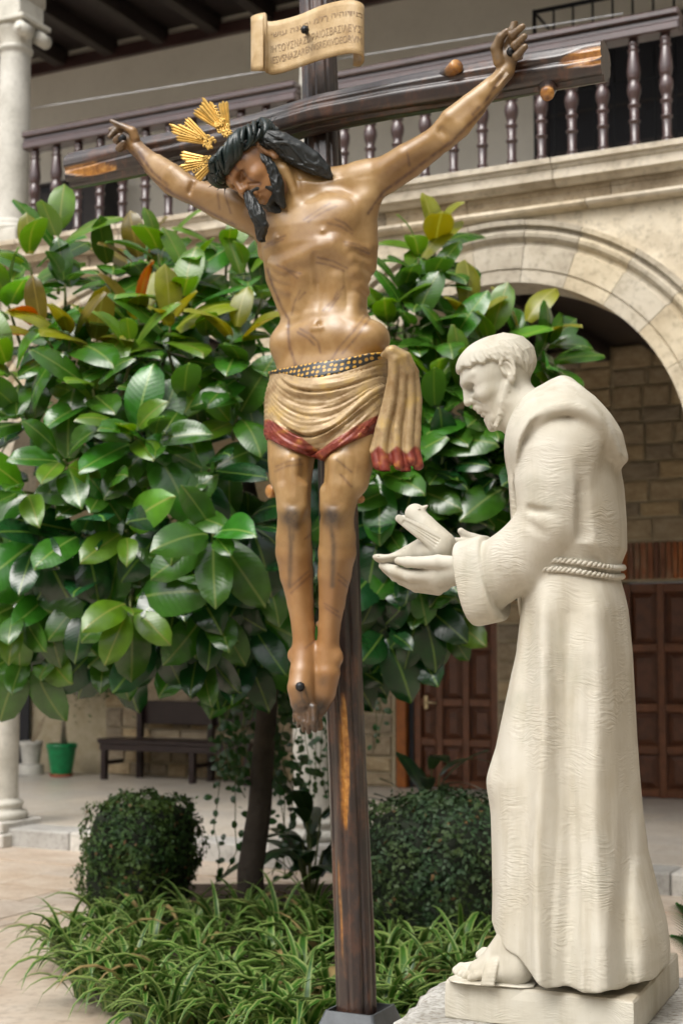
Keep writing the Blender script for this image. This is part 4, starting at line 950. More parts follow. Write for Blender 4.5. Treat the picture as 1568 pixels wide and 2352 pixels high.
    def folds(x, y, z):
        X, Y = PC(x, y, z); X = X + 0 * z; Y = Y + 0 * x
        t = np.clip((X - 632) / (885 - 632), -.1, 1.0)
        a = (Y - 600 * t + 600 * t * (1 - t)) / (1 - .75 * t + t * (1 - t))
        w = 2 * np.abs(np.sin(((a - 858) / 33 + .28 * np.sin((a - 862) / 50 * 6.283) + .22 * np.sin(t * 7 + a / 24)) * 6.283 / 2)) ** .9 - 1
        st = np.clip((Y - np.interp((X + 0 * y)[:, :1, :1].ravel(), *BB)[:, None, None]) / 16, 0, 1)
        w2 = np.sin((a - 862) / 11.5 * 6.283 + 2 * t)
        amp = .0085 * np.clip(t * 5 + .2, 0, 1) * np.clip((1 - t) / .25, .12, 1) * (.65 + .35 * np.sin(a / 19 + 2.2 * t)) * st * (1 - .35 * np.clip((a - 990) / 40, 0, 1))
        front = np.clip((-y - .05) / .08, .25, 1)
        return (-(amp * w + .0012 * w2 * st * np.clip((1 - t) / .3, 0, 1)) * front).astype(np.float32)
    g.do(folds, g.lo - 1, g.lo + 9, op='disp')
    def between(top, bot, wob=0.0):
        def fn(x, y, z):
            X, Y = PC(x, y, z); X = X + 0 * y; xf = np.clip(X, 620, 890).ravel() if X.size == X.shape[0] else None
            xx = X[:, :1, :1].ravel(); tt = np.interp(xx, *top)[:, None, None]; bb = np.interp(xx, *bot)[:, None, None]
            return (np.maximum(tt - Y, Y - bb) * .00135).astype(np.float32)
        return fn
    g.do(between(([600, 646, 680, 711, 745, 780, 822, 880, 900], [850, 851, 861, 867, 865, 855, 833, 803, 795]), HM), g.lo - 1, g.lo + 9, .006, 'cut')
    V, Q = g.mesh(); me = mesh_np('loincloth', V, Q); X, Y = PC(V[:, 0], V[:, 1], V[:, 2]); t = np.clip((X - 632) / 253, -.1, 1); a = (Y - 600 * t + 600 * t * (1 - t)) / (1 - .75 * t + t * (1 - t))
    hb = np.interp(X, *HM); attr(me, 'trim', np.clip((Y - (hb - np.interp(X, [626, 700, 735, 800, 862], [48, 40, 22, 26, 38]))) / 3, 0, 1))
    lc = obj('loincloth', me, M_CLOTH, root); lc['label'] = 'gilded loincloth with red hem'
    g = cgrid(); hipshape(g, .019); g.do(between(BT, BB), g.lo - 1, g.lo + 9, .004, 'cut')
    V, Q = g.mesh(); me = mesh_np('belt', V, Q); X, Y = PC(V[:, 0], V[:, 1], V[:, 2]); attr(me, 'bu', X + .15 * (Y - 840)); attr(me, 'bv', Y - np.interp(X, *BT)); obj('belt', me, belt_mat(), lc)['label'] = 'dark belt with gold dots'
    # hanging end of the cloth
    g = cgrid(); rnd = random.Random(5)
    for j in range(7):
        q = j / 6; top = (884 + 3 * j, 812 - 3 * j, .20 + .02 * math.sin(j)); 
        xs_out = 904 + 49 * q; ym = 838 + 8 * (1 - q)
        S = [(884, 816, .225, 11), (893 + 10 * q, 808 - 4 * q, .24, 11), (900 + 34 * q, 826 - 8 * q, .24 - .03 * q, 10), (899 + 53 * q, 862 - 8 * q, .225 - .05 * q, 10), (888 + 70 * q, 920, .215 - .06 * q, 10), (870 + 86 * q, 985, .215 - .06 * q, 10.5), (862 + 92 * q, 1035, .215 - .06 * q, 11.5), (868 + 92 * q, 1068 + 12 * math.sin(j * 2.1), .215 - .06 * q, 12.5)]
        g.chain([(XP(a + rnd.uniform(-2, 2), b, n + (.009 if j % 2 else -.004)), r * (1.0 if i_ else .7) * CR.px(XP(a, b, n))) for i_, (a, b, n, r) in enumerate(S)], .004, fl=((0, 1, 0), 1.1))
    V, Q = g.mesh(); me = mesh_np('cloth_end', V, Q); px, py = to_picture(CR, V); attr(me, 'trim', np.clip((py - 1030 - 8 * np.sin(px * .15)) / 6, 0, 1))
    obj('cloth_end', me, M_CLOTH, lc)['label'] = 'knotted cloth end hanging at the hip, red at the bottom'
    # ---- nails
    for (x, y) in ((1173, 119), (281, 318), (689, 1577)):
        mb = MB(); q = NG.surf(CR, x, y, .03); p = NG.surf(CR, x, y, -.012)
        mb.tube([q, p - (p - q) * .12], [.006, .007], 8); mb.tube([p - (p - q) * .15, p], [.016, .009], 8); mb.build('nail', M_IRON, root)
    return root
CHRIST = build_christ()
# ---- the cross of gnarled logs
def wood_mat():
    t = NT('dark_gnarled_wood'); c = t.coord('Object')
    n = t.noise(t.coord('Object', (1, 1, .5)), 11, 6, .7)
    col = t.ramp(n, [(.34, (.012, .009, .010)), (.50, (.030, .017, .014)), (.64, (.095, .040, .022)), (.8, (.15, .075, .042))])
    gold = t.ramp(t.noise(c, 40, 4), [(.3, (.20, .07, .012)), (.55, (.46, .20, .035)), (.75, (.62, .36, .11))])
    col = t.mix(t.attr('gilt'), col, gold)
    t.set(Base_Color=col, Roughness=.4); t.b.inputs['Specular IOR Level'].default_value = .7; t.b.inputs['Coat Weight'].default_value = .7; t.b.inputs['Coat Roughness'].default_value = .2; t.b.inputs['Coat IOR'].default_value = 1.5
    t.bump(t.noise(c, 28, 4), .2, .006); return t.m
M_WOOD = wood_mat()
def log_mesh(name, path, ry, rz, seed, gilt, lobes=7, nseg=56, nlen=120, depth=.13, twist=.5):
    """fluted log along path [(px, py, n)]"""
    r = random.Random(seed); pts = np.array([XP(*p) for p in path]); d = np.linalg.norm(np.diff(pts, axis=0), axis=1); s = np.concatenate([[0], np.cumsum(d)]); T = np.linspace(0, s[-1], nlen)
    C = np.stack([np.interp(T, s, pts[:, i]) for i in range(3)], 1)
    for _ in range(6): C[1:-1] = (C[:-2] + 2 * C[1:-1] + C[2:]) / 4
    tan = np.gradient(C, axis=0); tan /= np.linalg.norm(tan, axis=1)[:, None]; fwd = np.array([0, -1.0, 0]); V = []; gr = []
    ph = [r.uniform(0, 6.28) for _ in range(8)]
    th = np.linspace(0, 2 * math.pi, nseg, endpoint=False)
    for i in range(nlen):
        t = tan[i]; a = np.cross(fwd, t); a /= np.linalg.norm(a); q = T[i]
        w = th * lobes / 1.0 + twist * math.sin(q * 2.1 + ph[0]) + .6 * math.sin(q * 1.1 + ph[1]) + .5 * np.sin(th * 2 + q * 1.7 + ph[2])
        fl = 1 - np.abs(np.sin(w / 2)) ** .7; fl2 = np.clip((fl - .45) * 2, 0, 1)
        rad = 1 - depth * fl2 + .045 * np.sin(th * 3 + q * 3 + ph[3]) + .03 * math.sin(q * 5 + ph[4]) + .02 * np.sin(th * 11 + q * 4 + ph[5])
        for k in range(nseg): V.append(C[i] + rad[k] * (ry * math.sin(th[k]) * a + rz * math.cos(th[k]) * fwd)); gr.append(fl2[k])
    V = np.array(V); gr = np.array(gr); Q = []
    for i in range(nlen - 1):
        for k in range(nseg): Q.append((i * nseg + k, i * nseg + (k + 1) % nseg, (i + 1) * nseg + (k + 1) % nseg, (i + 1) * nseg + k))
    m0 = len(V); V = np.concatenate([V, V[:nseg], V[-nseg:]]); gr = np.concatenate([gr, gr[:nseg], gr[-nseg:]]); Fc = Q + [tuple(range(m0 + nseg - 1, m0 - 1, -1)), tuple(range(m0 + nseg, m0 + 2 * nseg))]
    px, py = to_picture(CR, V); g = np.zeros(len(V)); hol = np.zeros(len(V))
    for (x0, y0, x1, y1, w) in gilt:
        e = dseg(px, py, [(x0, y0), (x1, y1)]); tt = np.clip(((px - x0) * (x1 - x0) + (py - y0) * (y1 - y0)) / ((x1 - x0) ** 2 + (y1 - y0) ** 2), 0, 1); ww = w * (.25 + .75 * np.sin(np.clip(tt * .9 + .05, 0, 1) * math.pi)); g = np.maximum(g, np.clip((ww - e) / 3, 0, 1)); hol = np.maximum(hol, np.exp(-((e - ww) / 4) ** 2) * .9)
    g *= V[:, 1] < (V[:, 1].min() + V[:, 1].max()) / 2 + .02; V[:, 1] += g * .006
    me = mesh_py(name, V, Fc, True); g[m0:] = 0; me.polygons[len(Q)].use_smooth = False; me.polygons[len(Q) + 1].use_smooth = False; attr(me, 'gilt', g); return me
def build_cross():
    root = thing('wooden_cross', 'tall dark cross of gnarled fluted logs with gilded knots behind the painted figure', 'cross', CR.M)
    obj('post', log_mesh('post', [(818, 2352, -.055), (800, 1800, -.055), (770, 1000, -.055), (737, 200, -.055), (726, -90, -.055)], .066, .062, 4, [(788, 1600, 792, 1900, 13), (775, 1960, 790, 2250, 3)], 8, 72, 170, .22, .4), M_WOOD, root)
    obj('beam', log_mesh('beam', [(168, 393, .045), (430, 338, .045), (600, 300, .045), (730, 262, .045), (900, 228, .045), (1080, 196, .045), (1389, 140, .045)], .068, .062, 9, [(150, 392, 262, 385, 17), (1288, 140, 1400, 112, 17), (1300, 152, 1400, 138, 7)], 6, 60, 150, .22, 1.0), M_WOOD, root)
    def stub(a, b, r0, r1, lab=None):
        A, B = XP(*a), XP(*b); mb = MB(); d = B - A; mb.tube([A, A + d * .5, A + d * .97, B], [r0 * 1.25, r0, r1, r1 * .93], 12)
        me = mb.mesh('cut_branch'); Va = np.array([v.co for v in me.vertices]); t = ((Va - A) @ d) / (d @ d); attr(me, 'gilt', np.clip((t - .9) * 30, 0, 1)); obj('cut_branch', me, M_WOOD, root)
    stub((1012, 185, .06), (1050, 150, .12), .022, .024); stub((1256, 205, .08), (1256, 217, .15), .024, .022); stub((318, 345, .05), (306, 300, .06), .018, .016)
    stub((660, 1130, -.02), (617, 1128, .05), .022, .024); stub((800, 1150, -.02), (830, 1146, .04), .016, .014); stub((745, 1440, .0), (732, 1432, .04), .013, .012)
    # ---- scroll with the writing
    ts = NT('parchment_scroll'); c = ts.coord('Object'); ts.set(Base_Color=ts.ramp(ts.noise(c, 9, 5, .6), [(.3, (.33, .205, .08)), (.5, (.52, .37, .19)), (.7, (.64, .50, .31))]), Roughness=.45); ts.bump(ts.noise(c, 30, 3), .15, .003)
    plan = []
    for k in range(13):
        a = math.radians(60 + k * 22); plan.append((596 + 18 * math.cos(a), 32 + 8 * (1 - math.cos(a)) / 2 - (4 if a > 3.6 else 0), 163, .185 + .026 * math.sin(a)))
    plan += [(612, 48, 167, .158), (622, 51, 173, .158), (650, 46, 167, .158), (690, 35, 153, .165), (735, 14, 137, .175), (775, 3, 127, .19), (805, -1, 121, .197), (824, 4, 124, .188), (834, 12, 132, .168), (834, 18, 143, .145), (824, 24, 154, .125), (812, 26, 152, .115)]
    n = 10; top = np.array([XP(p[0], p[1], p[3]) for p in plan]); bot = np.array([XP(p[0], p[2], p[3]) for p in plan])
    fine = 4; idx = np.linspace(0, len(plan) - 1, (len(plan) - 1) * fine + 1); ip = lambda A: np.stack([np.interp(idx, np.arange(len(plan)), A[:, i]) for i in range(3)], 1)
    top, bot = ip(top), ip(bot)
    for A in (top, bot):
        for _ in range(3): A[1:-1] = (A[:-2] + 2 * A[1:-1] + A[2:]) / 4
    m = len(top); V = []
    tn = np.gradient((top + bot) / 2, axis=0); nr = np.cross(tn, np.array([0, 0, 1.0])); nr /= np.linalg.norm(nr, axis=1)[:, None]
    for off in (-.0035, .0035):
        for j in range(n + 1):
            for i in range(m): V.append(top[i] * (1 - j / n) + bot[i] * j / n + nr[i] * off)
    N = (n + 1) * m; Fc = []
    for j in range(n):
        for i in range(m - 1): a = j * m + i; Fc += [(a, a + m, a + m + 1, a + 1), (N + a, N + a + 1, N + a + m + 1, N + a + m)]
    for i in range(m - 1): Fc += [(i, i + 1, N + i + 1, N + i), (n * m + i, N + n * m + i, N + n * m + i + 1, n * m + i + 1)]
    for j in range(n): Fc += [(j * m, N + j * m, N + j * m + m, j * m + m), (j * m + m - 1, j * m + 2 * m - 1, N + j * m + 2 * m - 1, N + j * m + m - 1)]
    sc = obj('title_scroll', mesh_py('title_scroll', V, Fc, True), ts.m, root); sc['label'] = 'parchment scroll with three lines of writing nailed to the cross'
    ink = simple('brown_ink', (.30, .205, .115), .6)
    vw = CR.L(C0) - (top[m // 2] + bot[m // 2]) / 2
    if np.dot(nr[m // 2], vw) < 0: nr = -nr
    arc = np.concatenate([[0], np.cumsum(np.linalg.norm(np.diff((top + bot) / 2, axis=0), axis=1))])
    i0 = 14 * fine; i1 = 20 * fine + 2
    for txt, v0, v1 in (('\u05d9\u05e9\u05d5\u05e2 \u05d4\u05e0\u05e6\u05e8\u05d9 \u05de\u05dc\u05da \u05d4\u05d9\u05d4\u05d5\u05d3\u05d9\u05dd', .30, .19), ('\u0399\u0397\u03a3\u039f\u03a5\u03a3\u039d\u0391\u0396\u03a9\u03a1\u0391\u0399\u039f\u03a3\u0392\u0391\u03a3\u0399\u039b\u0395\u03a5\u03a3', .60, .46), ('IESVSNAZARENVSREXIVDEORVM', .80, .67)):
        cu = bpy.data.curves.new('writing', 'FONT'); cu.body = txt; cu.size = 1.0; to = bpy.data.objects.new('writing', cu); COL.objects.link(to)
        bpy.context.view_layer.update(); me = bpy.data.meshes.new_from_object(to.evaluated_get(bpy.context.evaluated_depsgraph_get())); bpy.data.objects.remove(to); bpy.data.curves.remove(cu)
        if len(me.vertices) == 0: continue
        P_ = np.array([v.co[:] for v in me.vertices]); x0, x1 = P_[:, 0].min(), P_[:, 0].max(); y1 = max(P_[:, 1].max(), .5)
        u = (P_[:, 0] - x0) / (x1 - x0); u = arc[i0] + u * (arc[i1] - arc[i0]); v = v0 + (v1 - v0) * P_[:, 1] / y1
        g = lambda A: np.stack([np.interp(u, arc, A[:, i]) for i in range(3)], 1)
        Wp = g(top) * (1 - v[:, None]) + g(bot) * v[:, None] + g(nr) * .0052
        me.vertices.foreach_set('co', Wp.astype(np.float32).ravel()); me.update(); obj('writing', me, ink, sc)
    mb = MB(); a, b = XP(706, 78, .15), XP(700, 68, .235); mb.tube([a, b], [.007, .008], 8); mb.tube([b, XP(699, 66, .245)], [.016, .008], 6); mb.build('nail', M_IRON, sc)
    return root
build_cross()
def build_stand():
    mt = simple('grey_painted_steel', (.13, .14, .15), .4, .5, .1, 40); top = XP(808, 2322, .0); c = np.array([top[0] + .003, .055, 0]); zt = top[2]
    r = thing('steel_stand', 'grey steel socket of leaning plates holding the foot of the cross', 'stand', CR.M)
    a, b = .080, .24; 
    for k in range(4):
        q = math.pi / 2 * k; ca, sa = math.cos(q), math.sin(q); rot = lambda x, y: np.array([c[0] + x * ca - y * sa, c[1] + x * sa + y * ca])
        def pt(s, t, off=0.0):
            h = a + (b - a) * t; p = rot(s * h, -h - off); return (p[0], p[1], zt * (1 - t) + .0 * t)
        V = []; Fc = []
        for off in (0, .008):
            for (s, t) in ((-1, 0), (1, 0), (1, 1), (-1, 1), (-.55, .14), (.55, .14), (.62, .9), (-.62, .9)): V.append(pt(s * (1 - .0), t, off))
        for o in (0, 8):
            for i in range(4): f = (o + i, o + (i + 1) % 4, o + 4 + (i + 1) % 4, o + 4 + i); Fc.append(f if o else f[::-1])
        for i in range(4): Fc += [(i, (i + 1) % 4, 8 + (i + 1) % 4, 8 + i)[::-1], (4 + i, 4 + (i + 1) % 4, 12 + (i + 1) % 4, 12 + i)]
        obj('plate', mesh_py('plate', V, Fc), mt, r)
    for k in range(4):
        q = math.pi / 2 * k + math.pi / 4; s2 = math.sqrt(2); p0 = (c[0] + a * s2 * math.cos(q), c[1] + a * s2 * math.sin(q), zt); p1 = (c[0] + b * s2 * math.cos(q), c[1] + b * s2 * math.sin(q), 0)
        MB().tube([p0, p1], .008, 6).build('corner_bar', mt, r)
    MB().box((c[0] - .3, c[1] - .3, 0), (c[0] + .3, c[1] + .3, .012)).build('foot_plate', mt, r)
build_stand()
# ================================================================== the cloister
o_ = on_z(88, 1950, 0.0)
WF = Frame(26.4, (o_[0], o_[1]))
def WP(dx, dy, b=0.0): return WF.P(dx, dy, -b)
GF = 0.15                                   # gallery floor
COLS = (-0.55, 2.42, 5.53)                   # column axes along the front
ZS, ZC, RI = 2.85, 4.66, 1.34               # arch springing, string course, arch radius
def wobj(o): o.matrix_world = WF.M; return o
def stone_wall_mat(name, a, b, c, scale=3.0, bump=.5, rough=.88, dist=.012, var=.45, spots=.5):
    t = NT(name); co = t.coord('Object'); oi = t.n('ObjectInfo').outputs['Random']
    vec = t.n('VectorMath', {0: co, 1: t.n('CombineXYZ', {'X': t.math('MULTIPLY', oi, 37.0), 'Y': t.math('MULTIPLY', oi, 11.0), 'Z': 0.0}).outputs[0]}, operation='ADD').outputs[0]
    n = t.noise(vec, scale, 4, .65); n2 = t.noise(vec, scale * 9, 3, .6)
    col = t.ramp(n, [(.28, a), (.52, b), (.75, c)])
    col = t.mix(t.math('MULTIPLY', t.ramp(n2, [(.5, (0, 0, 0)), (.75, (1, 1, 1))]), spots), col, tuple(v * .45 for v in a[:3]) + (1,))
    hv = t.n('HueSaturation', {'Color': col, 'Value': t.math('MULTIPLY_ADD', oi, var, 1 - var / 2), 'Saturation': t.math('MULTIPLY_ADD', oi, .3, .85)}).outputs[0]
    t.set(Base_Color=hv, Roughness=rough); t.b.inputs['Specular IOR Level'].default_value = .25
    t.bump(t.math('ADD', n2, t.math('MULTIPLY', n, .7)), bump, dist); return t.m
M_ARCH = stone_wall_mat('arch_stone', (.36, .30, .215), (.52, .455, .345), (.61, .55, .44), 2.2, .35, var=.24)
M_SPAN = stone_wall_mat('spandrel_stone', (.36, .31, .235), (.52, .465, .37), (.62, .57, .475), 2.6, .4)
M_CORN = stone_wall_mat('cornice_stone', (.40, .32, .22), (.66, .58, .45), (.74, .67, .55), 1.6, .35, var=.14)
M_FRIEZE = stone_wall_mat('weathered_frieze', (.22, .17, .11), (.36, .29, .20), (.46, .39, .29), 3.5, .6)
M_BLOCK = stone_wall_mat('wall_block', (.27, .20, .125), (.40, .315, .205), (.50, .415, .29), 2.4, .7)
M_MORTAR = stone_wall_mat('wall_mortar', (.36, .30, .20), (.44, .38, .27), (.50, .44, .33), 6, .5)
M_COL = stone_wall_mat('column_marble', (.42, .40, .345), (.56, .54, .48), (.64, .62, .56), 3.0, .12, .5, .004, var=.14, spots=.25)
M_STEP = stone_wall_mat('step_stone', (.42, .40, .36), (.52, .50, .46), (.60, .58, .54), 3, .3)
M_MARB = stone_wall_mat('white_marble', (.70, .71, .74), (.78, .79, .82), (.82, .83, .85), 2, .08, .4, var=.14)
M_FLAG = stone_wall_mat('flagstone', (.40, .31, .235), (.50, .42, .34), (.58, .515, .44), 2.0, .12, .5, var=.14)
M_TILE = stone_wall_mat('gallery_tile', (.50, .44, .37), (.57, .52, .45), (.62, .58, .52), 1.5, .06, .32, var=.14)
M_PLASTER = stone_wall_mat('old_plaster', (.72, .69, .62), (.76, .73, .66), (.80, .77, .70), 1.2, .06, var=.14, spots=.07)
M_PLASTER.node_tree.nodes['Principled BSDF'].inputs['Roughness'].default_value = .9
M_BEAM = simple('black_brown_timber', (.028, .020, .018), .5, 0, .3, 40)
M_RAIL = simple('varnished_dark_wood', (.058, .030, .028), .28, 0, .1, 30, .3, 1.0)
M_DOOR = simple('red_brown_door', (.145, .052, .021), .38, 0, .2, 40, .3)
M_DOORP = simple('door_panel_wood', (.10, .036, .016), .42, 0, .25, 40, .35)
M_JAMB = simple('orange_brown_jamb', (.30, .09, .012), .4, 0, .2, 40)
M_BENCH = simple('bench_wood', (.022, .012, .012), .35, 0, .2, 40)
M_DARK = simple('dark_opening', (.008, .008, .012), .6)
M_METAL = simple('wrought_iron', (.012, .014, .018), .5, .3)
M_BRICK = stone_wall_mat('red_brick', (.20, .07, .035), (.30, .12, .06), (.40, .27, .17), 3, .5, var=.8)

# ---- ground and paving
tg = NT('earth_ground'); tg.set(Base_Color=tg.ramp(tg.noise(tg.coord('Object'), 2, 5), [(.3, (.26, .21, .16)), (.7, (.36, .30, .24))]), Roughness=.9)
mb = MB(); mb.add([(-60, -60, -.012), (60, -60, -.012), (60, 80, -.012), (-60, 80, -.012)], [(0, 1, 2, 3)]); tag(mb.build('ground', tg.m), kind='structure')
pav = tag(wobj(bpy.data.objects.new('courtyard_paving', None)), kind='structure'); COL.objects.link(pav)
rnd = random.Random(21)
def slab_mesh(name, w, d, h, ch):
    return MB().add([(-w, -d, -h), (w, -d, -h), (w, d, -h), (-w, d, -h), (-w, -d, -ch), (w, -d, -ch), (w, d, -ch), (-w, d, -ch), (-w + ch, -d + ch, 0), (w - ch, -d + ch, 0), (w - ch, d - ch, 0), (-w + ch, d - ch, 0)],
                    [(0, 3, 2, 1), (0, 1, 5, 4), (1, 2, 6, 5), (2, 3, 7, 6), (3, 0, 4, 7), (4, 5, 9, 8), (5, 6, 10, 9), (6, 7, 11, 10), (7, 4, 8, 11), (8, 9, 10, 11)]).mesh(name)
unit = slab_mesh('flagstone', .5, .5, 1, .012)
yy = -.62
while yy > -8.5:
    hh = rnd.uniform(.42, .6); xx = -3.4 + rnd.uniform(-.5, 0)
    while xx < 1.6:
        ww = rnd.uniform(.5, 1.0)
        f = obj('flagstone', unit, M_FLAG, pav); f.location = (xx + ww / 2, yy - hh / 2, rnd.uniform(-.003, .002)); f.scale = (ww - .008, hh - .008, .05); xx += ww
    yy -= hh
mb = MB(); mb.add([(-30, -22, -.006), (30, -22, -.006), (30, 0.2, -.006), (-30, .2, -.006)], [(0, 1, 2, 3)]); o = mb.build('paving_bed', M_FLAG, pav)
xx = -3.2
while xx < 6.5:
    ww = rnd.uniform(.9, 1.3); f = obj('marble_slab', unit, M_MARB, pav); f.location = (xx + ww / 2, -.30, .006); f.scale = (ww - .006, .60, .05); xx += ww

# ---- gallery floor with its step
gal = tag(wobj(bpy.data.objects.new('gallery_floor', None)), kind='structure'); COL.objects.link(gal)
mb = MB(); mb.box((-9, .04, -.1), (12, 5.2, GF - .012)); mb.build('floor_base', M_STEP, gal)
xx = -3.2
while xx < 6.6:
    ww = rnd.uniform(.35, .75); mb = MB(); mb.box((-ww / 2 + .004, -.01, -.05), (ww / 2 - .004, .34, GF), .012); f = mb.build('step_stone', M_STEP, gal); f.location = (xx + ww / 2, rnd.uniform(-.008, .004), 0); xx += ww
tile = slab_mesh('floor_tile', .5, .5, 1, .006)
for i in range(20):
    for j in range(9):
        f = obj('floor_tile', tile, M_TILE, gal); f.location = (-3.0 + i * .5, .60 + j * .5, GF + rnd.uniform(-.0008, .0008)); f.scale = (.497, .497, .02)

# ---- columns
def column_mesh(prof, n=28): return MB().lathe(prof, n=n)
def lower_column(u, lab):
    r = thing('arcade_column', lab, 'column', WF.M @ Matrix.Translation((u, .16, 0)), 'marble columns of the lower arcade')
    mb = MB(); mb.box((-.30, -.30, 0), (.30, .30, .11), .012); mb.box((-.26, -.26, .1105), (.26, .26, .20), .012); mb.build('plinth', M_STEP, r)
    MB().lathe([(.235, .2005), (.25, .215), (.255, .235), (.25, .255), (.225, .27), (.205, .278), (.20, .30), (.212, .315), (.215, .33), (.205, .345), (.185, .352), (.172, .37)], n=28).build('base_moulding', M_COL, r)
    MB().lathe([(.170, .3705), (.166, .5), (.166, 1.0), (.160, 1.8), (.150, 2.40), (.160, 2.42), (.166, 2.44), (.16, 2.46), (.15, 2.47)], n=28).build('shaft', M_COL, r)
    mb = MB(); mb.lathe([(.15, 2.4705), (.155, 2.5), (.20, 2.6), (.225, 2.64), (.225, 2.66)], n=28); mb.box((-.25, -.25, 2.6605), (.25, .25, 2.74), .015); mb.box((-.22, -.2, 2.7405), (.22, .22, ZS - .001), .01); mb.build('capital', M_COL, r)
lower_column(COLS[0], 'pale marble column with stepped square plinth at the left edge')
lower_column(COLS[1], 'pale marble column hidden behind the cross and hanging vines')
lower_column(COLS[2], 'pale marble column at the right springing of the arch')
def upper_column(u, lab):
    r = thing('gallery_column', lab, 'column', WF.M @ Matrix.Translation((u, .18, 5.0)), 'columns of the upper gallery')
    mb = MB(); mb.box((-.19, -.19, 0.0), (.19, .19, .16), .012); mb.lathe([(.185, .1605), (.195, .18), (.19, .2), (.165, .215), (.172, .235), (.165, .255), (.15, .262)], n=24); mb.build('base_moulding', M_COL, r)
    MB().lathe([(.148, .2625), (.142, .4), (.142, 1.0), (.132, 1.72), (.132, 1.76), (.150, 1.77), (.154, 1.79), (.148, 1.81), (.134, 1.815)], n=24).build('shaft', M_COL, r)
    mb = MB(); mb.lathe([(.134, 1.8155), (.14, 1.87), (.165, 1.93), (.175, 1.96), (.17, 1.985)], n=24)
    for sx in (-1, 1):
        for sy in (-1, 1): mb.tube([(sx * .185, sy * .06, 1.90), (sx * .185, sy * .19, 1.90)], .062, 14); mb.tube([(sx * .185, sy * .19, 1.90), (sx * .185, sy * .205, 1.90)], .03, 10)
    mb.box((-.23, -.2, 1.9855), (.23, .2, 2.03), .01); mb.box((-.17, -.17, 2.031), (.17, .17, 2.3), .01); mb.build('capital', M_COL, r)
upper_column(-0.54, 'upper gallery column with scrolled capital at the top left corner')
upper_column(COLS[1], 'upper gallery column hidden behind the top of the cross')
upper_column(COLS[2], 'upper gallery column at the right end of the balustrade')

# ---- arcade front: spandrels, arch stones, string course, frieze and cornice
front = thing('arcade_front', 'weathered stone arcade with round moulded arches below the balustrade', 'arcade', WF.M)
cent = [COLS[0] - 1.48, (COLS[0] + COLS[1]) / 2, 3.96, COLS[2] + 1.475]
def spandrel(c, z_spring, ri, zt, b0, b1, half, name, mat, par):
    n = 36; V = []; Fc = []
    xs = [c + ri * math.cos(math.pi - math.pi * i / n) for i in range(n + 1)]; zz = [z_spring + ri * math.sin(math.pi * i / n) for i in range(n + 1)]
    xs = [c - half] + xs + [c + half]; zz = [z_spring] + zz + [z_spring]
    for b in (b0, b1):
        for x, z in zip(xs, zz): V += [(x, b, z), (x, b, zt)]
    m = len(xs) * 2
    for i in range(len(xs) - 1):
        a = 2 * i; Fc += [(a, a + 2, a + 3, a + 1), (m + a, m + a + 1, m + a + 3, m + a + 2), (a, m + a, m + a + 2, a + 2), (a + 1, a + 3, m + a + 3, m + a + 1)]
    return obj(name, mesh_py(name, V, Fc), mat, par)
for c in cent: spandrel(c, ZS, RI + .015, ZC - .001, .06, .40, 1.475, 'spandrel', M_SPAN, front)
PROF = [(0.0, .40), (0.0, .0), (.085, .0), (.088, .018), (.10, .018), (.10, .004), (.255, .004), (.258, .02), (.275, .035), (.292, .035), (.305, .012), (.325, -.012), (.35, -.018), (.37, -.008), (.375, .012), (.40, .012), (.405, -.03), (.44, -.035), (.445, .055), (.445, .40)]
def voussoir_mesh(a0, a1, n=4):
    V = []; Fc = []; m = len(PROF)
    for i in range(n + 1):
        a = a0 + (a1 - a0) * i / n
        for dr, b in PROF: V.append(((RI + dr) * math.cos(a), b, (RI + dr) * math.sin(a)))
    for i in range(n):
        for j in range(m): Fc.append((i * m + j, i * m + (j + 1) % m, (i + 1) * m + (j + 1) % m, (i + 1) * m + j))
    Fc += [tuple(range(m)), tuple(range(n * m + m - 1, n * m - 1, -1))]
    return mesh_py('voussoir', V, Fc)
NV = 13
vm = [voussoir_mesh(math.pi * (k + .006) / NV, math.pi * (k + .994) / NV) for k in range(NV)]
for c in cent[1:3]:
    for k in range(NV):
        o = obj('voussoir', vm[k], M_ARCH, front); o.location = (c, rnd.uniform(-.002, .002), ZS + .001)
def course(name, prof, mat, lens, u0=-3.6, u1=8.0):
    """moulded course of stones laid end to end; prof = (b, z) outline"""
    x = u0
    while x < u1:
        w = rnd.uniform(*lens); V = []; m = len(prof); jb = rnd.uniform(-.005, .005)
        for xx in (x + .0035, x + w - .0035):
            for b, z in prof: V.append((xx, b + jb, z))
        Fc = [tuple(range(m)), tuple(range(2 * m - 1, m - 1, -1))] + [(j, m + j, m + (j + 1) % m, (j + 1) % m) for j in range(m)]
        obj(name, mesh_py(name, V, Fc), mat, front); x += w
course('string_stone', [(.40, ZC), (.03, ZC), (-.02, ZC + .012), (-.035, ZC + .03), (-.03, ZC + .05), (.0, ZC + .058), (.40, ZC + .058)], M_CORN, (.9, 1.6))
course('frieze_stone', [(.40, ZC + .0585), (.02, ZC + .0585), (.02, ZC + .13), (.012, ZC + .135), (.005, ZC + .165), (.4, ZC + .165)], M_FRIEZE, (.6, 1.2))
course('cornice_stone', [(.40, ZC + .1655), (-.03, ZC + .1655), (-.06, ZC + .19), (-.10, ZC + .20), (-.10, ZC + .268), (-.115, ZC + .275), (-.12, ZC + .295), (-.145, ZC + .30), (-.15, 4.995), (-.14, 5.0), (.40, 5.0)], M_CORN, (.8, 1.5))
for c in cent: spandrel(c, 7.2, 1.30, 9.6, .03, .36, 1.475, 'upper_spandrel', M_SPAN, front)

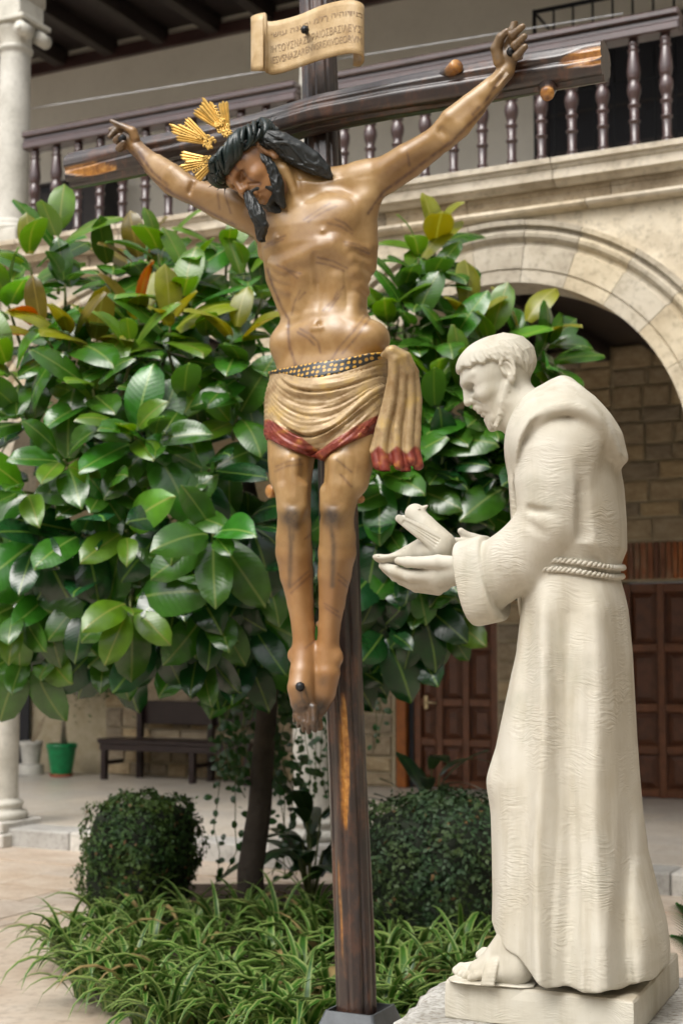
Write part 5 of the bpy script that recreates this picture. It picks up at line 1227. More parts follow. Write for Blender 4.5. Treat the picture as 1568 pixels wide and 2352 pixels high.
# ---- galleries: floors, ceilings, back walls
up = tag(wobj(bpy.data.objects.new('upper_gallery', None)), kind='structure'); COL.objects.link(up)
mb = MB(); mb.box((-10, .4005, 4.62), (13, 5.0, 4.995)); mb.build('floor_slab', M_BEAM, up)
mb = MB(); mb.box((-10, .402, 4.9955), (13, 4.399, 5.0)); mb.build('upper_floor', M_TILE, up)  # pale floor sheet out of view, added to bounce light onto the back wall
mb = MB(); mb.box((-14, 4.40, 4.9955), (13, 4.7, 9.2)); mb.build('back_wall', M_PLASTER, up)
mb = MB(); mb.box((-14, .30, 8.84), (13, 4.95, 8.95)); mb.build('ceiling', M_BEAM, up)
for i in range(24):
    mb = MB(); mb.box((-.075, .37, 8.64), (.075, 4.399, 8.839), .01); o = mb.build('ceiling_beam', M_BEAM, up); o.location = (-9.0 + .72 * i, 0, 0)
mb = MB(); mb.box((-14, 4.33, 8.60), (13, 4.398, 8.74)); mb.build('wall_plate', M_RAIL, up)
for i in range(16):
    mb = MB(); mb.box((-.07, .41, 4.46), (.07, 4.52, 4.619), .01); o = mb.build('joist', M_BEAM, up); o.location = (-2.8 + .62 * i, 0, 0)

# ---- balustrade
def baluster_mesh():
    pr = [(.036, 0), (.036, .05), (.030, .055), (.038, .07), (.040, .08), (.030, .09), (.033, .20), (.031, .215), (.042, .225), (.042, .24), (.030, .25), (.034, .32), (.032, .33), (.044, .342), (.044, .356), (.030, .37), (.036, .40), (.047, .44), (.050, .47), (.046, .50), (.036, .525), (.030, .535), (.044, .545), (.044, .558), (.046, .57), (.050, .60), (.034, .745), (.032, .75), (.042, .757), (.042, .767), (.028, .775), (.036, .795), (.038, .81), (.034, .83), (.025, .84)]
    s = .80 / .84; return MB().lathe([(r, z * s) for r, z in pr], n=12).mesh('baluster')
BM = baluster_mesh()
def balustrade(u0, u1, lab):
    r = thing('balustrade', lab, 'balustrade', WF.M @ Matrix.Translation((0, .03, 5.0005)), 'balustrades of the upper gallery')
    mb = MB(); mb.box((u0, -.085, .90), (u1, .085, .952), .012); mb.box((u0, -.055, .862), (u1, .055, .8995), .006); mb.box((u0, -.075, .80), (u1, .075, .8615), .01); mb.build('handrail', M_RAIL, r)
    k = -6
    while .04 + .2234 * k < u1 - .06:
        u = .04 + .2234 * k; k += 1
        if u > u0 + .05: o = obj('baluster', BM, M_RAIL, r); o.location = (u, 0, 0); o.rotation_euler = (0, 0, rnd.uniform(0, .5))
balustrade(-0.275, 2.34, 'dark turned wood balustrade between the left column and the cross')
balustrade(2.66, 5.29, 'dark turned wood balustrade above the round arch on the right')

# ---- lower back wall of squared blocks, doors cut in it
BW = 4.55
def wz(dx, dy): q = WP(dx, dy, BW - .02); return q[0], q[2]
d1a, d1b = wz(903, 1700)[0], wz(1139, 1700)[0]; d2a = wz(1416, 1700)[0]; d2b = d2a + 1.75
dtop1 = 2.45; dtop2 = wz(1480, 1338)[1]
back = tag(wobj(bpy.data.objects.new('gallery_wall', None)), kind='structure'); COL.objects.link(back)
mb = MB(); z1 = 4.6199
for a, b, z0 in ((-10, d1a, 0), (d1a, d1b, dtop1), (d1b, d2a, 0), (d2a, d2b, dtop2 + .02), (d2b, 13, 0)): mb.box((a, BW + .03, z0 - (0 if z0 else .0)), (b, BW + .5, z1))
mb.build('mortar_core', M_MORTAR, back)
def block_mesh(seed):
    r = random.Random(seed); j = lambda a: r.uniform(-a, a); V = []
    for b, i in ((1.0, 0), (.25, 0), (0, .06)):
        V += [(-.5 + i + j(.02), b + j(.03), -.5 + i * 1.6 + j(.03)), (.5 - i + j(.02), b + j(.03), -.5 + i * 1.6 + j(.03)), (.5 - i + j(.02), b + j(.03), .5 - i * 1.6 + j(.03)), (-.5 + i + j(.02), b + j(.03), .5 - i * 1.6 + j(.03))]
    V.append((j(.1), -.22 + j(.1), j(.1)))
    Fc = [(0, 1, 5, 4), (1, 2, 6, 5), (2, 3, 7, 6), (3, 0, 4, 7), (4, 5, 9, 8), (5, 6, 10, 9), (6, 7, 11, 10), (7, 4, 8, 11), (8, 9, 12), (9, 10, 12), (10, 11, 12), (11, 8, 12)]
    return mesh_py('wall_stone', V, Fc)
bms = [block_mesh(i) for i in range(6)]; nb = 0
def lay(u0, u1, z0, z1, hs=(.14, .23), ws=(.20, .44)):
    global nb
    z = z0
    while z < z1 - .02:
        h = min(rnd.uniform(*hs), z1 - z)
        if z1 - z - h < .1: h = z1 - z
        x = u0
        while x < u1 - .02:
            w = min(rnd.uniform(*ws), u1 - x)
            if u1 - x - w < .14: w = u1 - x
            o = obj('wall_stone', rnd.choice(bms), M_BLOCK, back); nb += 1
            o.location = (x + w / 2, BW + rnd.uniform(-.006, .006), z + h / 2); o.scale = (w - rnd.uniform(.015, .03), .028, h - rnd.uniform(.014, .028)); x += w
        z += h
lay(-2.6, d1a - .03, GF, 2.15); lay(d1b + .01, d2a - .01, GF, 2.6); lay(2.25, d2a - .01, 2.62, z1, (.14, .23), (.22, .46)); lay(d2a, 5.1, dtop2 + .42, z1, (.14, .23), (.22, .46))
x = d2a + .01
while x < d2b - .1:
    w = rnd.uniform(.055, .07); mb = MB(); mb.box((-w / 2 + .006, 0, 0), (w / 2 - .006, .03, .36), .006); o = mb.build('brick', M_BRICK, back); o.location = (x + w / 2, BW - .004 + rnd.uniform(-.004, .004), dtop2 + .035); x += w

# ---- doors
def door(name, lab, ua, ub, ztop, cols, rows, jamb, handle):
    r = thing(name, lab, 'door', WF.M @ Matrix.Translation((ua, BW + .10, GF)), None); W = ub - ua; H = ztop - GF
    if jamb:
        mb = MB(); mb.box((.02, -.10, .002), (.13, .06, H), .006); mb.build('door_jamb', M_JAMB, r); mb = MB(); mb.box((.135, -.02, .002), (.185, .05, H)); mb.build('jamb_shadow_gap', M_METAL, r)
    xs = [c - ua for c in cols]; zr = [z - GF for z in rows]
    mb = MB()
    for i, x in enumerate(xs):
        w = .055 if 0 < i < len(xs) - 1 else .07; mb.box((x - w, 0, .004), (x + w, .05, H - .002), .008)
    mb.build('stile', M_DOOR, r) if False else None
    for i, x in enumerate(xs):
        w = .036 if 0 < i < len(xs) - 1 else .06; mb = MB(); mb.box((x - w, 0, .004), (x + w, .05, H - .002), .008); mb.build('stile', M_DOOR, r)
    for k, z in enumerate(zr):
        mb = MB()
        for i in range(len(xs) - 1):
            wa = .036 if i > 0 else .06; wb = .036 if i + 1 < len(xs) - 1 else .06; mb.box((xs[i] + wa + .001, .004, z - .042), (xs[i + 1] - wb - .001, .05, z + .042), .008)
        mb.build('rail', M_DOOR, r)
    for i in range(len(xs) - 1):
        for k in range(len(zr) - 1):
            x0, x1, z0, z1_ = xs[i] + .062, xs[i + 1] - .062, zr[k] + .05, zr[k + 1] - .05; mb = MB()
            b = .035; V = [(x0, .045, z0), (x1, .045, z0), (x1, .045, z1_), (x0, .045, z1_), (x0 + b, .028, z0 + b), (x1 - b, .028, z0 + b), (x1 - b, .028, z1_ - b), (x0 + b, .028, z1_ - b), (x0 + b + .012, .02, z0 + b + .012), (x1 - b - .012, .02, z0 + b + .012), (x1 - b - .012, .02, z1_ - b - .012), (x0 + b + .012, .02, z1_ - b - .012)]
            mb.add(V, [(0, 1, 5, 4), (1, 2, 6, 5), (2, 3, 7, 6), (3, 0, 4, 7), (4, 5, 9, 8), (5, 6, 10, 9), (6, 7, 11, 10), (7, 4, 8, 11), (8, 9, 10, 11)]); mb.build('panel', M_DOORP, r)
    mb = MB(); mb.box((.19 if jamb else 0, .0505, .003), (W, .08, H)); mb.build('leaf_back', M_DOORP, r)
    if handle:
        mb = MB(); hx, hz = handle[0] - ua, handle[1] - GF; mb.box((hx - .02, -.012, hz - .07), (hx + .02, -.001, hz + .07), .004); mb.tube([(hx, -.01, hz), (hx, -.05, hz), (hx + .05, -.055, hz), (hx + .14, -.05, hz - .004)], .009, 8); mb.build('handle', simple('brass_handle', (.6, .5, .3), .3, .9), r)
X = lambda x, y: wz(x, y)[0]; Z = lambda x, y: wz(x, y)[1]
door('panelled_door', 'brown panelled door with lever handle and orange jamb behind the cross', d1a, d1b, dtop1, [X(943, 1700), X(998, 1700), X(1060, 1700), X(1130, 1700)], [GF + .05, Z(1040, 1708), Z(1040, 1615), Z(1040, 1484), dtop1 - .05], True, (X(968, 1615), Z(968, 1614)))
door('panelled_door', 'brown panelled double door behind the back of the white statue', d2a, d2b, dtop2, [d2a + .06, X(1511, 1600), X(1511, 1600) + .42, X(1511, 1600) + .84, d2b - .06], [GF + .05, Z(1500, 1725), Z(1500, 1627), Z(1500, 1488), dtop2 - .05], False, None)

# ---- bench
by = BW - .62; bl = WP(222, 1760, by)[0]; br = bl + 1.95
bench = thing('wooden_bench', 'dark brown wooden bench with plank back against the stone wall', 'bench', WF.M @ Matrix.Translation((bl, by, GF)))
L_ = br - bl
mb = MB(); mb.box((0, 0, .40), (L_, .45, .452), .008); mb.build('seat', M_BENCH, bench)
mb = MB(); mb.box((.02, .02, .325), (L_ - .02, .045, .3995), .004); mb.build('apron', M_BENCH, bench)
mb = MB(); mb.box((.24, .475, .60), (L_ - .05, .505, .86), .008); mb.build('backrest', M_BENCH, bench)
for x in (.03, 1.18, L_ - .09):
    mb = MB(); mb.box((x, .03, 0), (x + .065, .095, .3995), .005); mb.build('leg', M_BENCH, bench)
    mb = MB(); mb.box((x + (.22 if x < .1 else 0), .40, 0), (x + .065 + (.22 if x < .1 else 0), .474, .86), .005); mb.build('back_post', M_BENCH, bench) if x < .1 or x > 1 else None
    mb = MB(); mb.box((x + .005, .0955, .16), (x + .06, .3995, .205), .004); mb.build('stretcher', M_BENCH, bench)

# ---- flower pots
def pot_at(dx, dy, b): q = WF.P(dx, dy, -b); return q
M_GPOT = simple('green_plastic', (.002, .20, .06), .35); M_WPOT = simple('old_white_pot', (.52, .50, .45), .7, 0, .3, 30); M_TERRA = simple('terracotta', (.30, .085, .04), .7)
def flower_pot(x, y, z0, r0, r1, h, mat, lab, saucer=None, name='flower_pot'):
    r = thing(name, lab, 'plant pot', WF.M @ Matrix.Translation((x, y, z0)))
    MB().lathe([(r0, .004), (r1 * .94, h - .06), (r1 * .95, h - .055), (r1, h - .05), (r1, h), (r1 * .93, h), (r1 * .9, h - .03)], n=24).build('pot', mat, r)
    MB().lathe([(.001, h - .036), (r1 * .9, h - .035), (r1 * .9, h - .031), (.001, h - .032)], n=16).build('soil', simple('potting_soil', (.03, .022, .016), .95), r)
    if saucer: MB().lathe([(r0 * 1.05, 0), (r0 * 1.25, .035), (r0 * 1.2, .035), (r0 * 1.02, .006), (r0, .0035)], n=24).build('saucer', saucer, r)
gy = BW - .45; gx = WP(142, 1750, gy)[0]
flower_pot(gx, gy, GF, .115, .175, .37, M_GPOT, 'bright green plastic flower pot on a terracotta saucer', M_TERRA)
wx = WP(72, 1750, gy + .05)[0]
mb = MB(); mb.lathe([(.15, 0), (.15, .10), (.14, .12), (.13, .12)], n=8); o = mb.build('pot_stand', M_WPOT); o.matrix_world = WF.M @ Matrix.Translation((wx, gy + .05, GF)); tag(o, 'low pale stone block under the old white pot', 'pot stand')
flower_pot(wx, gy + .05, GF + .121, .10, .135, .26, M_WPOT, 'old white flower pot on a pale block beside the green pot')
q = wz(52, 1700)
mb = MB(); mb.box((-.11, 0, 0), (.11, .03, 2.0)); o = mb.build('iron_door', M_DARK); o.matrix_world = WF.M @ Matrix.Translation((q[0], BW - .05, GF)); tag(o, 'narrow dark metal door behind the left marble column', 'door')

# ---- upper gallery: wire, grille, dark doors
a, b_ = WP(40, 254, .4), WP(700, 148, .4); d = (b_ - a); mb = MB(); mb.tube([a - d * .3, a, (a + b_) / 2 - np.array([0, 0, .004]), b_, b_ + d * .9], .0042, 5); tag(wobj(mb.build('cable', simple('pale_cable', (.6, .6, .62), .5))), 'thin pale cable strung along the upper gallery', 'cable')
UB = 4.40
def uz(dx, dy): q = WP(dx, dy, UB); return q[0], q[2]
x0, z0 = uz(1243, 170); mb = MB(); DT = uz(1330, 72)[1] - 5.0
r = thing('gallery_door', 'dark double door in the upper gallery behind the right balustrade', 'door', WF.M @ Matrix.Translation((x0, UB - .03, 5.0)))
MB().box((.08, 0, 0), (2.4, .028, DT - .08)).build('leaf', M_DARK, r); MB().box((0, -.02, 0), (.08, .028, DT), .006).build('frame', M_BEAM, r); MB().box((.0805, -.02, DT - .0795), (2.4, .028, DT), .006).build('lintel', M_BEAM, r)
for i in range(1, 6): MB().box((.10, -.012, .4 * i), (2.38, -.001, .4 * i + .03), .002).build('rail', M_BEAM, r)
qg = WP(1224, 24, UB - .45); gz = qg[2]; gx0 = qg[0]; DT = uz(1330, 72)[1] - 5.0
r = thing('window_grille', 'black iron window grille at the top right above the balustrade', 'grille', WF.M @ Matrix.Translation((gx0, UB - .45, 0)))
MB().tube([(0, 0, gz - .02), (2.6, 0, gz - .02)], .022, 6).build('top_bar', M_METAL, r)
for i in range(14): MB().tube([(.01 + .2 * i, 0, 5.9), (.01 + .2 * i, 0, gz)], .011 if i else .02, 6).build('bar', M_METAL, r)
for i in range(2): MB().tube([(0, 0, gz - .9 - .8 * i), (2.6, 0, gz - .9 - .8 * i)], .012, 6).build('cross_bar', M_METAL, r)
MB().tube([(0.01, 0, gz - .02), (0.01, .44, gz - .02)], .014, 6).build('wall_tie', M_METAL, r); MB().tube([(0.01, 0, 5.95), (0.01, .44, 5.95)], .014, 6).build('wall_tie', M_METAL, r)
xa, za = uz(140, 446); xb = uz(288, 446)[0]
r = thing('low_cabinet', 'low black-brown cabinet against the upper gallery wall at the left', 'cabinet', WF.M @ Matrix.Translation((xa, UB - .42, 4.9955)))
MB().box((0, 0, 0), (xb - xa, .41, za - 5.0 - .04), .01).build('carcass', M_DARK, r); MB().box((-.03, -.03, za - 5.0 - .0395), (xb - xa + .03, .415, za - 5.0), .01).build('top', M_BEAM, r)
for i in range(3): MB().box((.03 + i * (xb - xa) / 3, -.012, .08), ((i + 1) * (xb - xa) / 3 - .03, -.001, za - 5.12), .005).build('cabinet_door', M_BEAM, r)

# ---- the other three wings of the cloister (behind and beside the viewer)
for nm, lo, hi in (('west_wing', (-9.5, -19, 0), (-9.0, .0, 6.8)), ('east_wing', (9.5, -19, 0), (10.0, .0, 6.8)), ('south_wing', (-9.5, -19.5, 0), (10.0, -19.005, 6.8))):
    mb = MB(); mb.box(lo, hi); tag(wobj(mb.build(nm, M_SPAN)), kind='structure')
# ================================================================== planting
def leaf_mat(name, base, under, rib, rough=.22, trans=.22, var=.25):
    t = NT(name); a = t.attr('mid'); v = t.attr('len'); oi = t.n('ObjectInfo').outputs['Random']; bf = t.n('NewGeometry').outputs['Backfacing']
    n = t.noise(t.coord('Object'), 7, 3)
    col = t.mix(t.ramp(n, [(.35, (0, 0, 0)), (.7, (1, 1, 1))]), tuple(x * (1 - var) for x in base[:3]) + (1,), tuple(min(1, x * (1 + var)) for x in base[:3]) + (1,))
    col = t.mix(bf, col, under)
    m = t.ramp(a, [(.035, (1, 1, 1)), (.075, (0, 0, 0))]); col = t.mix(m, col, rib)
    hv = t.n('HueSaturation', {'Color': col, 'Value': t.math('MULTIPLY_ADD', oi, .5, .75), 'Hue': t.math('MULTIPLY_ADD', oi, .03, .485)}).outputs[0]
    t.set(Base_Color=hv, Roughness=rough); t.b.inputs['Specular IOR Level'].default_value = .85
    vein = t.n('TexWave', {'Vector': t.n('CombineXYZ', {'X': t.math('SUBTRACT', t.math('MULTIPLY', v, 1.0), t.math('MULTIPLY', a, .18)), 'Y': 0.0, 'Z': 0.0}).outputs[0], 'Scale': 4.2, 'Distortion': .6}, wave_type='BANDS', bands_direction='X').outputs['Fac']
    t.bump(t.math('ADD', t.math('MULTIPLY', vein, .5), t.noise(t.coord('Object'), 16, 2)), .10, .006)
    tr = t.n('BsdfTranslucent', {'Color': t.n('HueSaturation', {'Color': hv, 'Value': 1.5, 'Saturation': 1.15}).outputs[0]}); mx = t.n('MixShader', {0: trans, 1: t.b.outputs[0], 2: tr.outputs[0]})
    t.t.links.new(mx.outputs[0], t.t.nodes['Material Output'].inputs['Surface']); return t.m
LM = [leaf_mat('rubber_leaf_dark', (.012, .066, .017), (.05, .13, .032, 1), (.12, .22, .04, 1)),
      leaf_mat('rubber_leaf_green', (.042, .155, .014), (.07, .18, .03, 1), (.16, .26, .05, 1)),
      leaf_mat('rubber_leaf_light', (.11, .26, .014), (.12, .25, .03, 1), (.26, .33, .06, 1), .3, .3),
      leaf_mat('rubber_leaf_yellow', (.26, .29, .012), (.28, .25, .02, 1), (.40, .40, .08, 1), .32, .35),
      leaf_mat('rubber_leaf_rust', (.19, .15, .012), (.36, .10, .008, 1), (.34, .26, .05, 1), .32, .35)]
def leaf_shape(name, L, W, fold, curl, rows=7, half=2, tip=.12, bend=0.0):
    """leaf lying along +y, face up (+z), folded on its midrib"""
    V, Fc, mid, ln = [], [], [], []; cols = 2 * half + 1
    for i in range(rows + 1):
        s = i / rows; w = W * (math.sin(math.pi * min(1, s * .93 + .035)) ** .56) * (1 - .06 * s); w = max(w, .004)
        if s > .93: w = W * tip * (1 - s) / .07 + .002
        for j in range(cols):
            q = (j - half) / half; a = abs(q)
            x = q * w / 2; z = fold * a * w / 2 - curl * s * s * L - .06 * W * a * a * 2 ; y = L * (s - curl * .35 * s * s) ; x += bend * s * s * L
            V.append((x, y, z)); mid.append(a * w / W); ln.append(s)
    for i in range(rows):
        for j in range(cols - 1): a = i * cols + j; Fc.append((a, a + 1, a + cols + 1, a + cols))
    return np.array(V), Fc, mid, ln
def leaf_mesh(name, sh, mat, stalk=0.0):
    V, Fc, mid, ln = sh; me = mesh_py(name, V, Fc, True); attr(me, 'mid', mid); attr(me, 'len', ln); me.materials.append(mat); return me
SH = [leaf_shape('l', .35, .190, .30, .12), leaf_shape('l', .365, .20, .20, .24, bend=.05), leaf_shape('l', .32, .172, .42, .04, bend=-.05), leaf_shape('l', .375, .205, .12, .38), leaf_shape('l', .28, .155, .62, .18, bend=.08)]
LMESH = [[leaf_mesh('leaf', s, m) for s in SH] for m in LM]
def basis(y, zhint):
    y = y / np.linalg.norm(y); x = np.cross(y, zhint); x = x / (np.linalg.norm(x) + 1e-9); z = np.cross(x, y); return np.stack([x, y, z], 1)
class Leaves:
    """gathers leaf places; the largest in the picture become objects, the rest one mass"""
    def __init__(s): s.L = []
    def add(s, p, M, sc, cls, sh): s.L.append((np.asarray(p, float), M, sc, cls, sh))
    def build(s, parent, limit, meshes, shapes, mats, name='leaf', mass='foliage', Minv=None):
        s.L.sort(key=lambda l: float(np.dot(l[0] - C0, FW)) / l[2])
        vis = [l for l in s.L if -80 < CX + FPX * (l[0] - C0)[0] / np.dot(l[0] - C0, FW) < 1650]; hid = [l for l in s.L if not (-80 < CX + FPX * (l[0] - C0)[0] / np.dot(l[0] - C0, FW) < 1650)]
        for p, M, sc, c, sh in vis[:limit]:
            o = obj(name, meshes[c][sh], None, parent); o.matrix_parent_inverse = parent.matrix_world.inverted(); mm = Matrix([list(M[i] * sc) + [p[i]] for i in range(3)] + [[0, 0, 0, 1]]); o.matrix_basis = mm
        rest = vis[limit:] + hid
        if rest:
            Vs, Fs, mid, ln, mi = [], [], [], [], []; o_ = 0
            for p, M, sc, c, sh in rest:
                V, Fc, m_, l_ = shapes[sh]; Vs.append((V * sc) @ M.T + p); Fs += [tuple(i + o_ for i in f) for f in Fc]; mi += [c] * len(Fc); mid += m_; ln += l_; o_ += len(V)
            me = mesh_np(mass, np.concatenate(Vs), np.array(Fs)); attr(me, 'mid', mid); attr(me, 'len', ln)
            for m in mats: me.materials.append(m)
            me.polygons.foreach_set('material_index', np.array(mi, np.int32)); o = put(bpy.data.objects.new(mass, me), parent); o.matrix_parent_inverse = parent.matrix_world.inverted(); o['kind'] = 'stuff'

def rot_about(v, k, a):
    k = k / np.linalg.norm(k); return v * math.cos(a) + np.cross(k, v) * math.sin(a) + k * (k @ v) * (1 - math.cos(a))
M_BARK = simple('grey_brown_bark', (.045, .035, .027), .85, 0, .8, 22, .4, .3, .02)
M_TWIG = simple('green_twig', (.10, .12, .03), .6)
def at(dx, dy, depth): return C0 + ray(dx, dy) * depth
def build_rubber_tree():
    base = on_z(578, 2128, 0.02); top = at(604, 1745, 8.75); root = thing('rubber_tree', 'large rubber tree with broad glossy leaves behind the crucified figure', 'tree', Matrix.Translation(Vector(base)))
    loc = lambda p: np.asarray(p) - base
    r = random.Random(12); lv = Leaves(); TW = MB()
    mb = MB(); pts = [base, base + (top - base) * .33 + np.array([-.03, 0, 0]), base + (top - base) * .7, top, at(618, 1560, 8.7), at(600, 1380, 8.6)]
    mb.tube([loc(p) for p in pts], [.088, .076, .07, .066, .058, .05], 14); trunk = mb.build('trunk', M_BARK, root)
    hub = [at(560, 1330, 8.5), at(330, 1250, 8.5), at(820, 1260, 8.6), at(560, 1050, 8.6), at(150, 1100, 8.5), at(940, 1020, 8.6)]
    mb = MB()
    for h in hub: mb.tube([loc(at(612, 1480, 8.65)), loc((at(610, 1400, 8.6) + h) / 2 + np.array([0, 0, .1])), loc(h)], [.06, .045, .03], 8)
    mb.build('limb', M_BARK, root)
    tips = []
    # tips that make the outline: (x, y, depth, lean x, lean up, leaf colour bias)
    EXP = [(70, 610, 8.3, -.1, 1, 2), (135, 560, 8.5, .2, 1, 2), (20, 700, 8.2, -.2, 1, 2), (150, 660, 8.2, .1, 1, 1), (255, 640, 8.6, .1, 1, 1), (365, 590, 8.4, 0, 1, 2), (330, 625, 8.6, -.4, 1, 4), (430, 640, 8.2, .2, 1, 2), (420, 700, 7.9, -.1, 1, 2), (520, 600, 8.5, .1, 1, 2), (560, 640, 8.3, .3, 1, 2), (600, 690, 8.4, .3, .8, 1),
           (100, 770, 7.8, -.5, .7, 4), (160, 790, 7.7, .1, .7, 3), (215, 800, 7.8, .3, .9, 3), (320, 740, 7.9, -.2, .9, 3), (300, 810, 7.6, .2, .8, 2), (390, 760, 7.7, .2, 1, 3), (540, 790, 7.7, .1, 1, 3), (480, 800, 7.8, -.2, .8, 2), (560, 860, 7.7, .1, .5, 1), (30, 860, 7.7, -.4, .6, 2), (60, 960, 7.6, -.3, .4, 1),
           (215, 900, 7.5, 0, .5, 1), (310, 1000, 7.3, 0, .25, 2), (350, 1020, 7.3, .3, .2, 1), (420, 940, 7.5, .2, .4, 1), (545, 960, 7.6, .2, .3, 1), (480, 1080, 7.4, .2, .1, 0), (150, 1060, 7.4, -.1, .2, 1), (60, 1130, 7.4, -.2, 0, 1), (250, 1120, 7.4, .1, 0, 1), (90, 1240, 7.4, -.1, -.2, 0), (190, 1230, 7.4, .1, -.1, 0), (290, 1220, 7.3, .1, -.1, 2), (400, 1190, 7.3, .2, 0, 0), (490, 1230, 7.1, 0, -.1, 1),
           (570, 1200, 7.5, .2, -.1, 0), (600, 1300, 7.6, .2, -.2, 0), (420, 1310, 7.3, 0, -.2, 0), (300, 1390, 7.2, .1, -.3, 2), (200, 1370, 7.4, 0, -.4, 0), (110, 1370, 7.5, -.1, -.4, 0), (40, 1400, 7.4, -.1, -.5, 1), (480, 1400, 7.4, .1, -.4, 0), (570, 1420, 7.6, .1, -.4, 0), (360, 1450, 7.5, .1, -.5, 0), (150, 1470, 7.7, 0, -.6, 2), (70, 1490, 7.6, -.2, -.6, 1), (250, 1460, 7.6, 0, -.6, 0), (460, 1480, 7.6, 0, -.7, 0), (560, 1490, 7.8, .1, -.7, 0), (640, 1420, 8.0, .1, -.6, 0),
           (960, 600, 8.7, 0, 1, 2), (1000, 560, 8.8, .1, 1, 3), (925, 680, 8.6, -.1, 1, 1), (985, 660, 8.6, .2, 1, 1), (890, 740, 8.5, -.2, 1, 2), (950, 760, 8.4, .2, .7, 1), (1065, 740, 8.5, .2, 1, 3), (1030, 800, 8.3, -.1, .8, 1), (1120, 790, 8.5, .3, .7, 2), (1195, 770, 8.7, .3, 1, 3), (1240, 800, 8.7, 1, .3, 1), (1250, 835, 8.6, 1, .1, 1), (1000, 880, 8.2, .1, .6, 2), (1060, 900, 8.2, .3, .5, 2), (1000, 960, 8.1, 0, .4, 1), (1080, 980, 8.2, .4, .2, 1),
           (960, 1020, 8.0, -.1, .2, 1), (1020, 1080, 8.0, .2, 0, 0), (1100, 1080, 8.2, .5, 0, 1), (920, 1120, 7.9, -.1, 0, 1), (870, 1090, 7.8, -.1, .1, 1), (1000, 1170, 8.0, .1, -.2, 0), (1080, 1180, 8.2, .4, -.2, 0), (880, 1200, 7.9, 0, -.2, 0), (950, 1270, 7.9, .1, -.3, 0), (1030, 1290, 8.1, .3, -.4, 0), (880, 1320, 8.0, 0, -.4, 0), (960, 1390, 8.0, .1, -.6, 0), (1010, 1420, 8.1, .2, -.7, 1), (880, 1420, 8.2, 0, -.6, 0), (930, 1450, 8.1, 0, -.8, 0)]
    for e in EXP: tips.append(e + (1,))
    for i in range(95):      # fill behind
        while True:
            a, b = r.uniform(-1, 1), r.uniform(-1, 1)
            if a * a + b * b < 1: break
        x = 560 + 650 * a; y = 1090 + 440 * b
        if y < 640 + abs(x - 500) * .12: continue
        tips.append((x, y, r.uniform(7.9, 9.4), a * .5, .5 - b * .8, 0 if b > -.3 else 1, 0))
    cen = at(560, 1080, 9.2)
    for (x, y, d, lx, lu, bias, ex) in tips:
        p = at(x, y, d); ax = np.array([lx, -.55 - .25 * r.random(), lu]) ; ax /= np.linalg.norm(ax)
        q = min(hub, key=lambda h: np.linalg.norm(h - p)); m = (p * .62 + q * .38) + np.array([0, .1, -.04])
        if ex or r.random() < .35: TW.tube([loc(p - ax * .16 - (p - m) * .25), loc(p - ax * .10), loc(p + ax * .02)], [.011, .009, .006], 6)
        nl = r.randint(6, 8) if ex else r.randint(5, 7); k0 = r.random() * 6.28
        u0 = np.cross(ax, np.array([.3, .2, 1.0])); u0 /= np.linalg.norm(u0)
        for k in range(nl):
            f = k / (nl - 1); a = k0 + k * 2.4; rad = rot_about(u0, ax, a); el = (.42 + .95 * f) + r.uniform(-.15, .15)       # angle from the shoot: young upright, old spread
            dr = math.cos(el) * ax + math.sin(el) * rad; dr = dr + np.array([0, 0, -.28 * f - .45 * max(0, .3 - lu) + (.12 if bias >= 2 else -.08)]); dr /= np.linalg.norm(dr)
            nh = ax * 1.0 + np.array([0, -.15, .55]) + np.array([r.uniform(-.25, .25) for _ in range(3)])
            if abs(dr @ (nh / np.linalg.norm(nh))) > .96: nh = nh + rad
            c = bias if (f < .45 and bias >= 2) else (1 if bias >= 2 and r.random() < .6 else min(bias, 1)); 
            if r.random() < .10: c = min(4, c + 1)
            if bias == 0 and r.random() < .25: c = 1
            sc = r.uniform(.78, 1.2) * (.72 + .28 * min(1, f * 2.2)); pp = p + ax * (.06 * (1 - f)) - ax * .10 * f + rad * .012 + dr * .03
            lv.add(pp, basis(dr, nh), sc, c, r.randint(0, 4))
    TW.build('twig', M_TWIG, root)['kind'] = 'stuff'
    root_inv = None
    bpy.context.view_layer.update()
    lv2 = lv; 
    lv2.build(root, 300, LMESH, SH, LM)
    return root
build_rubber_tree()

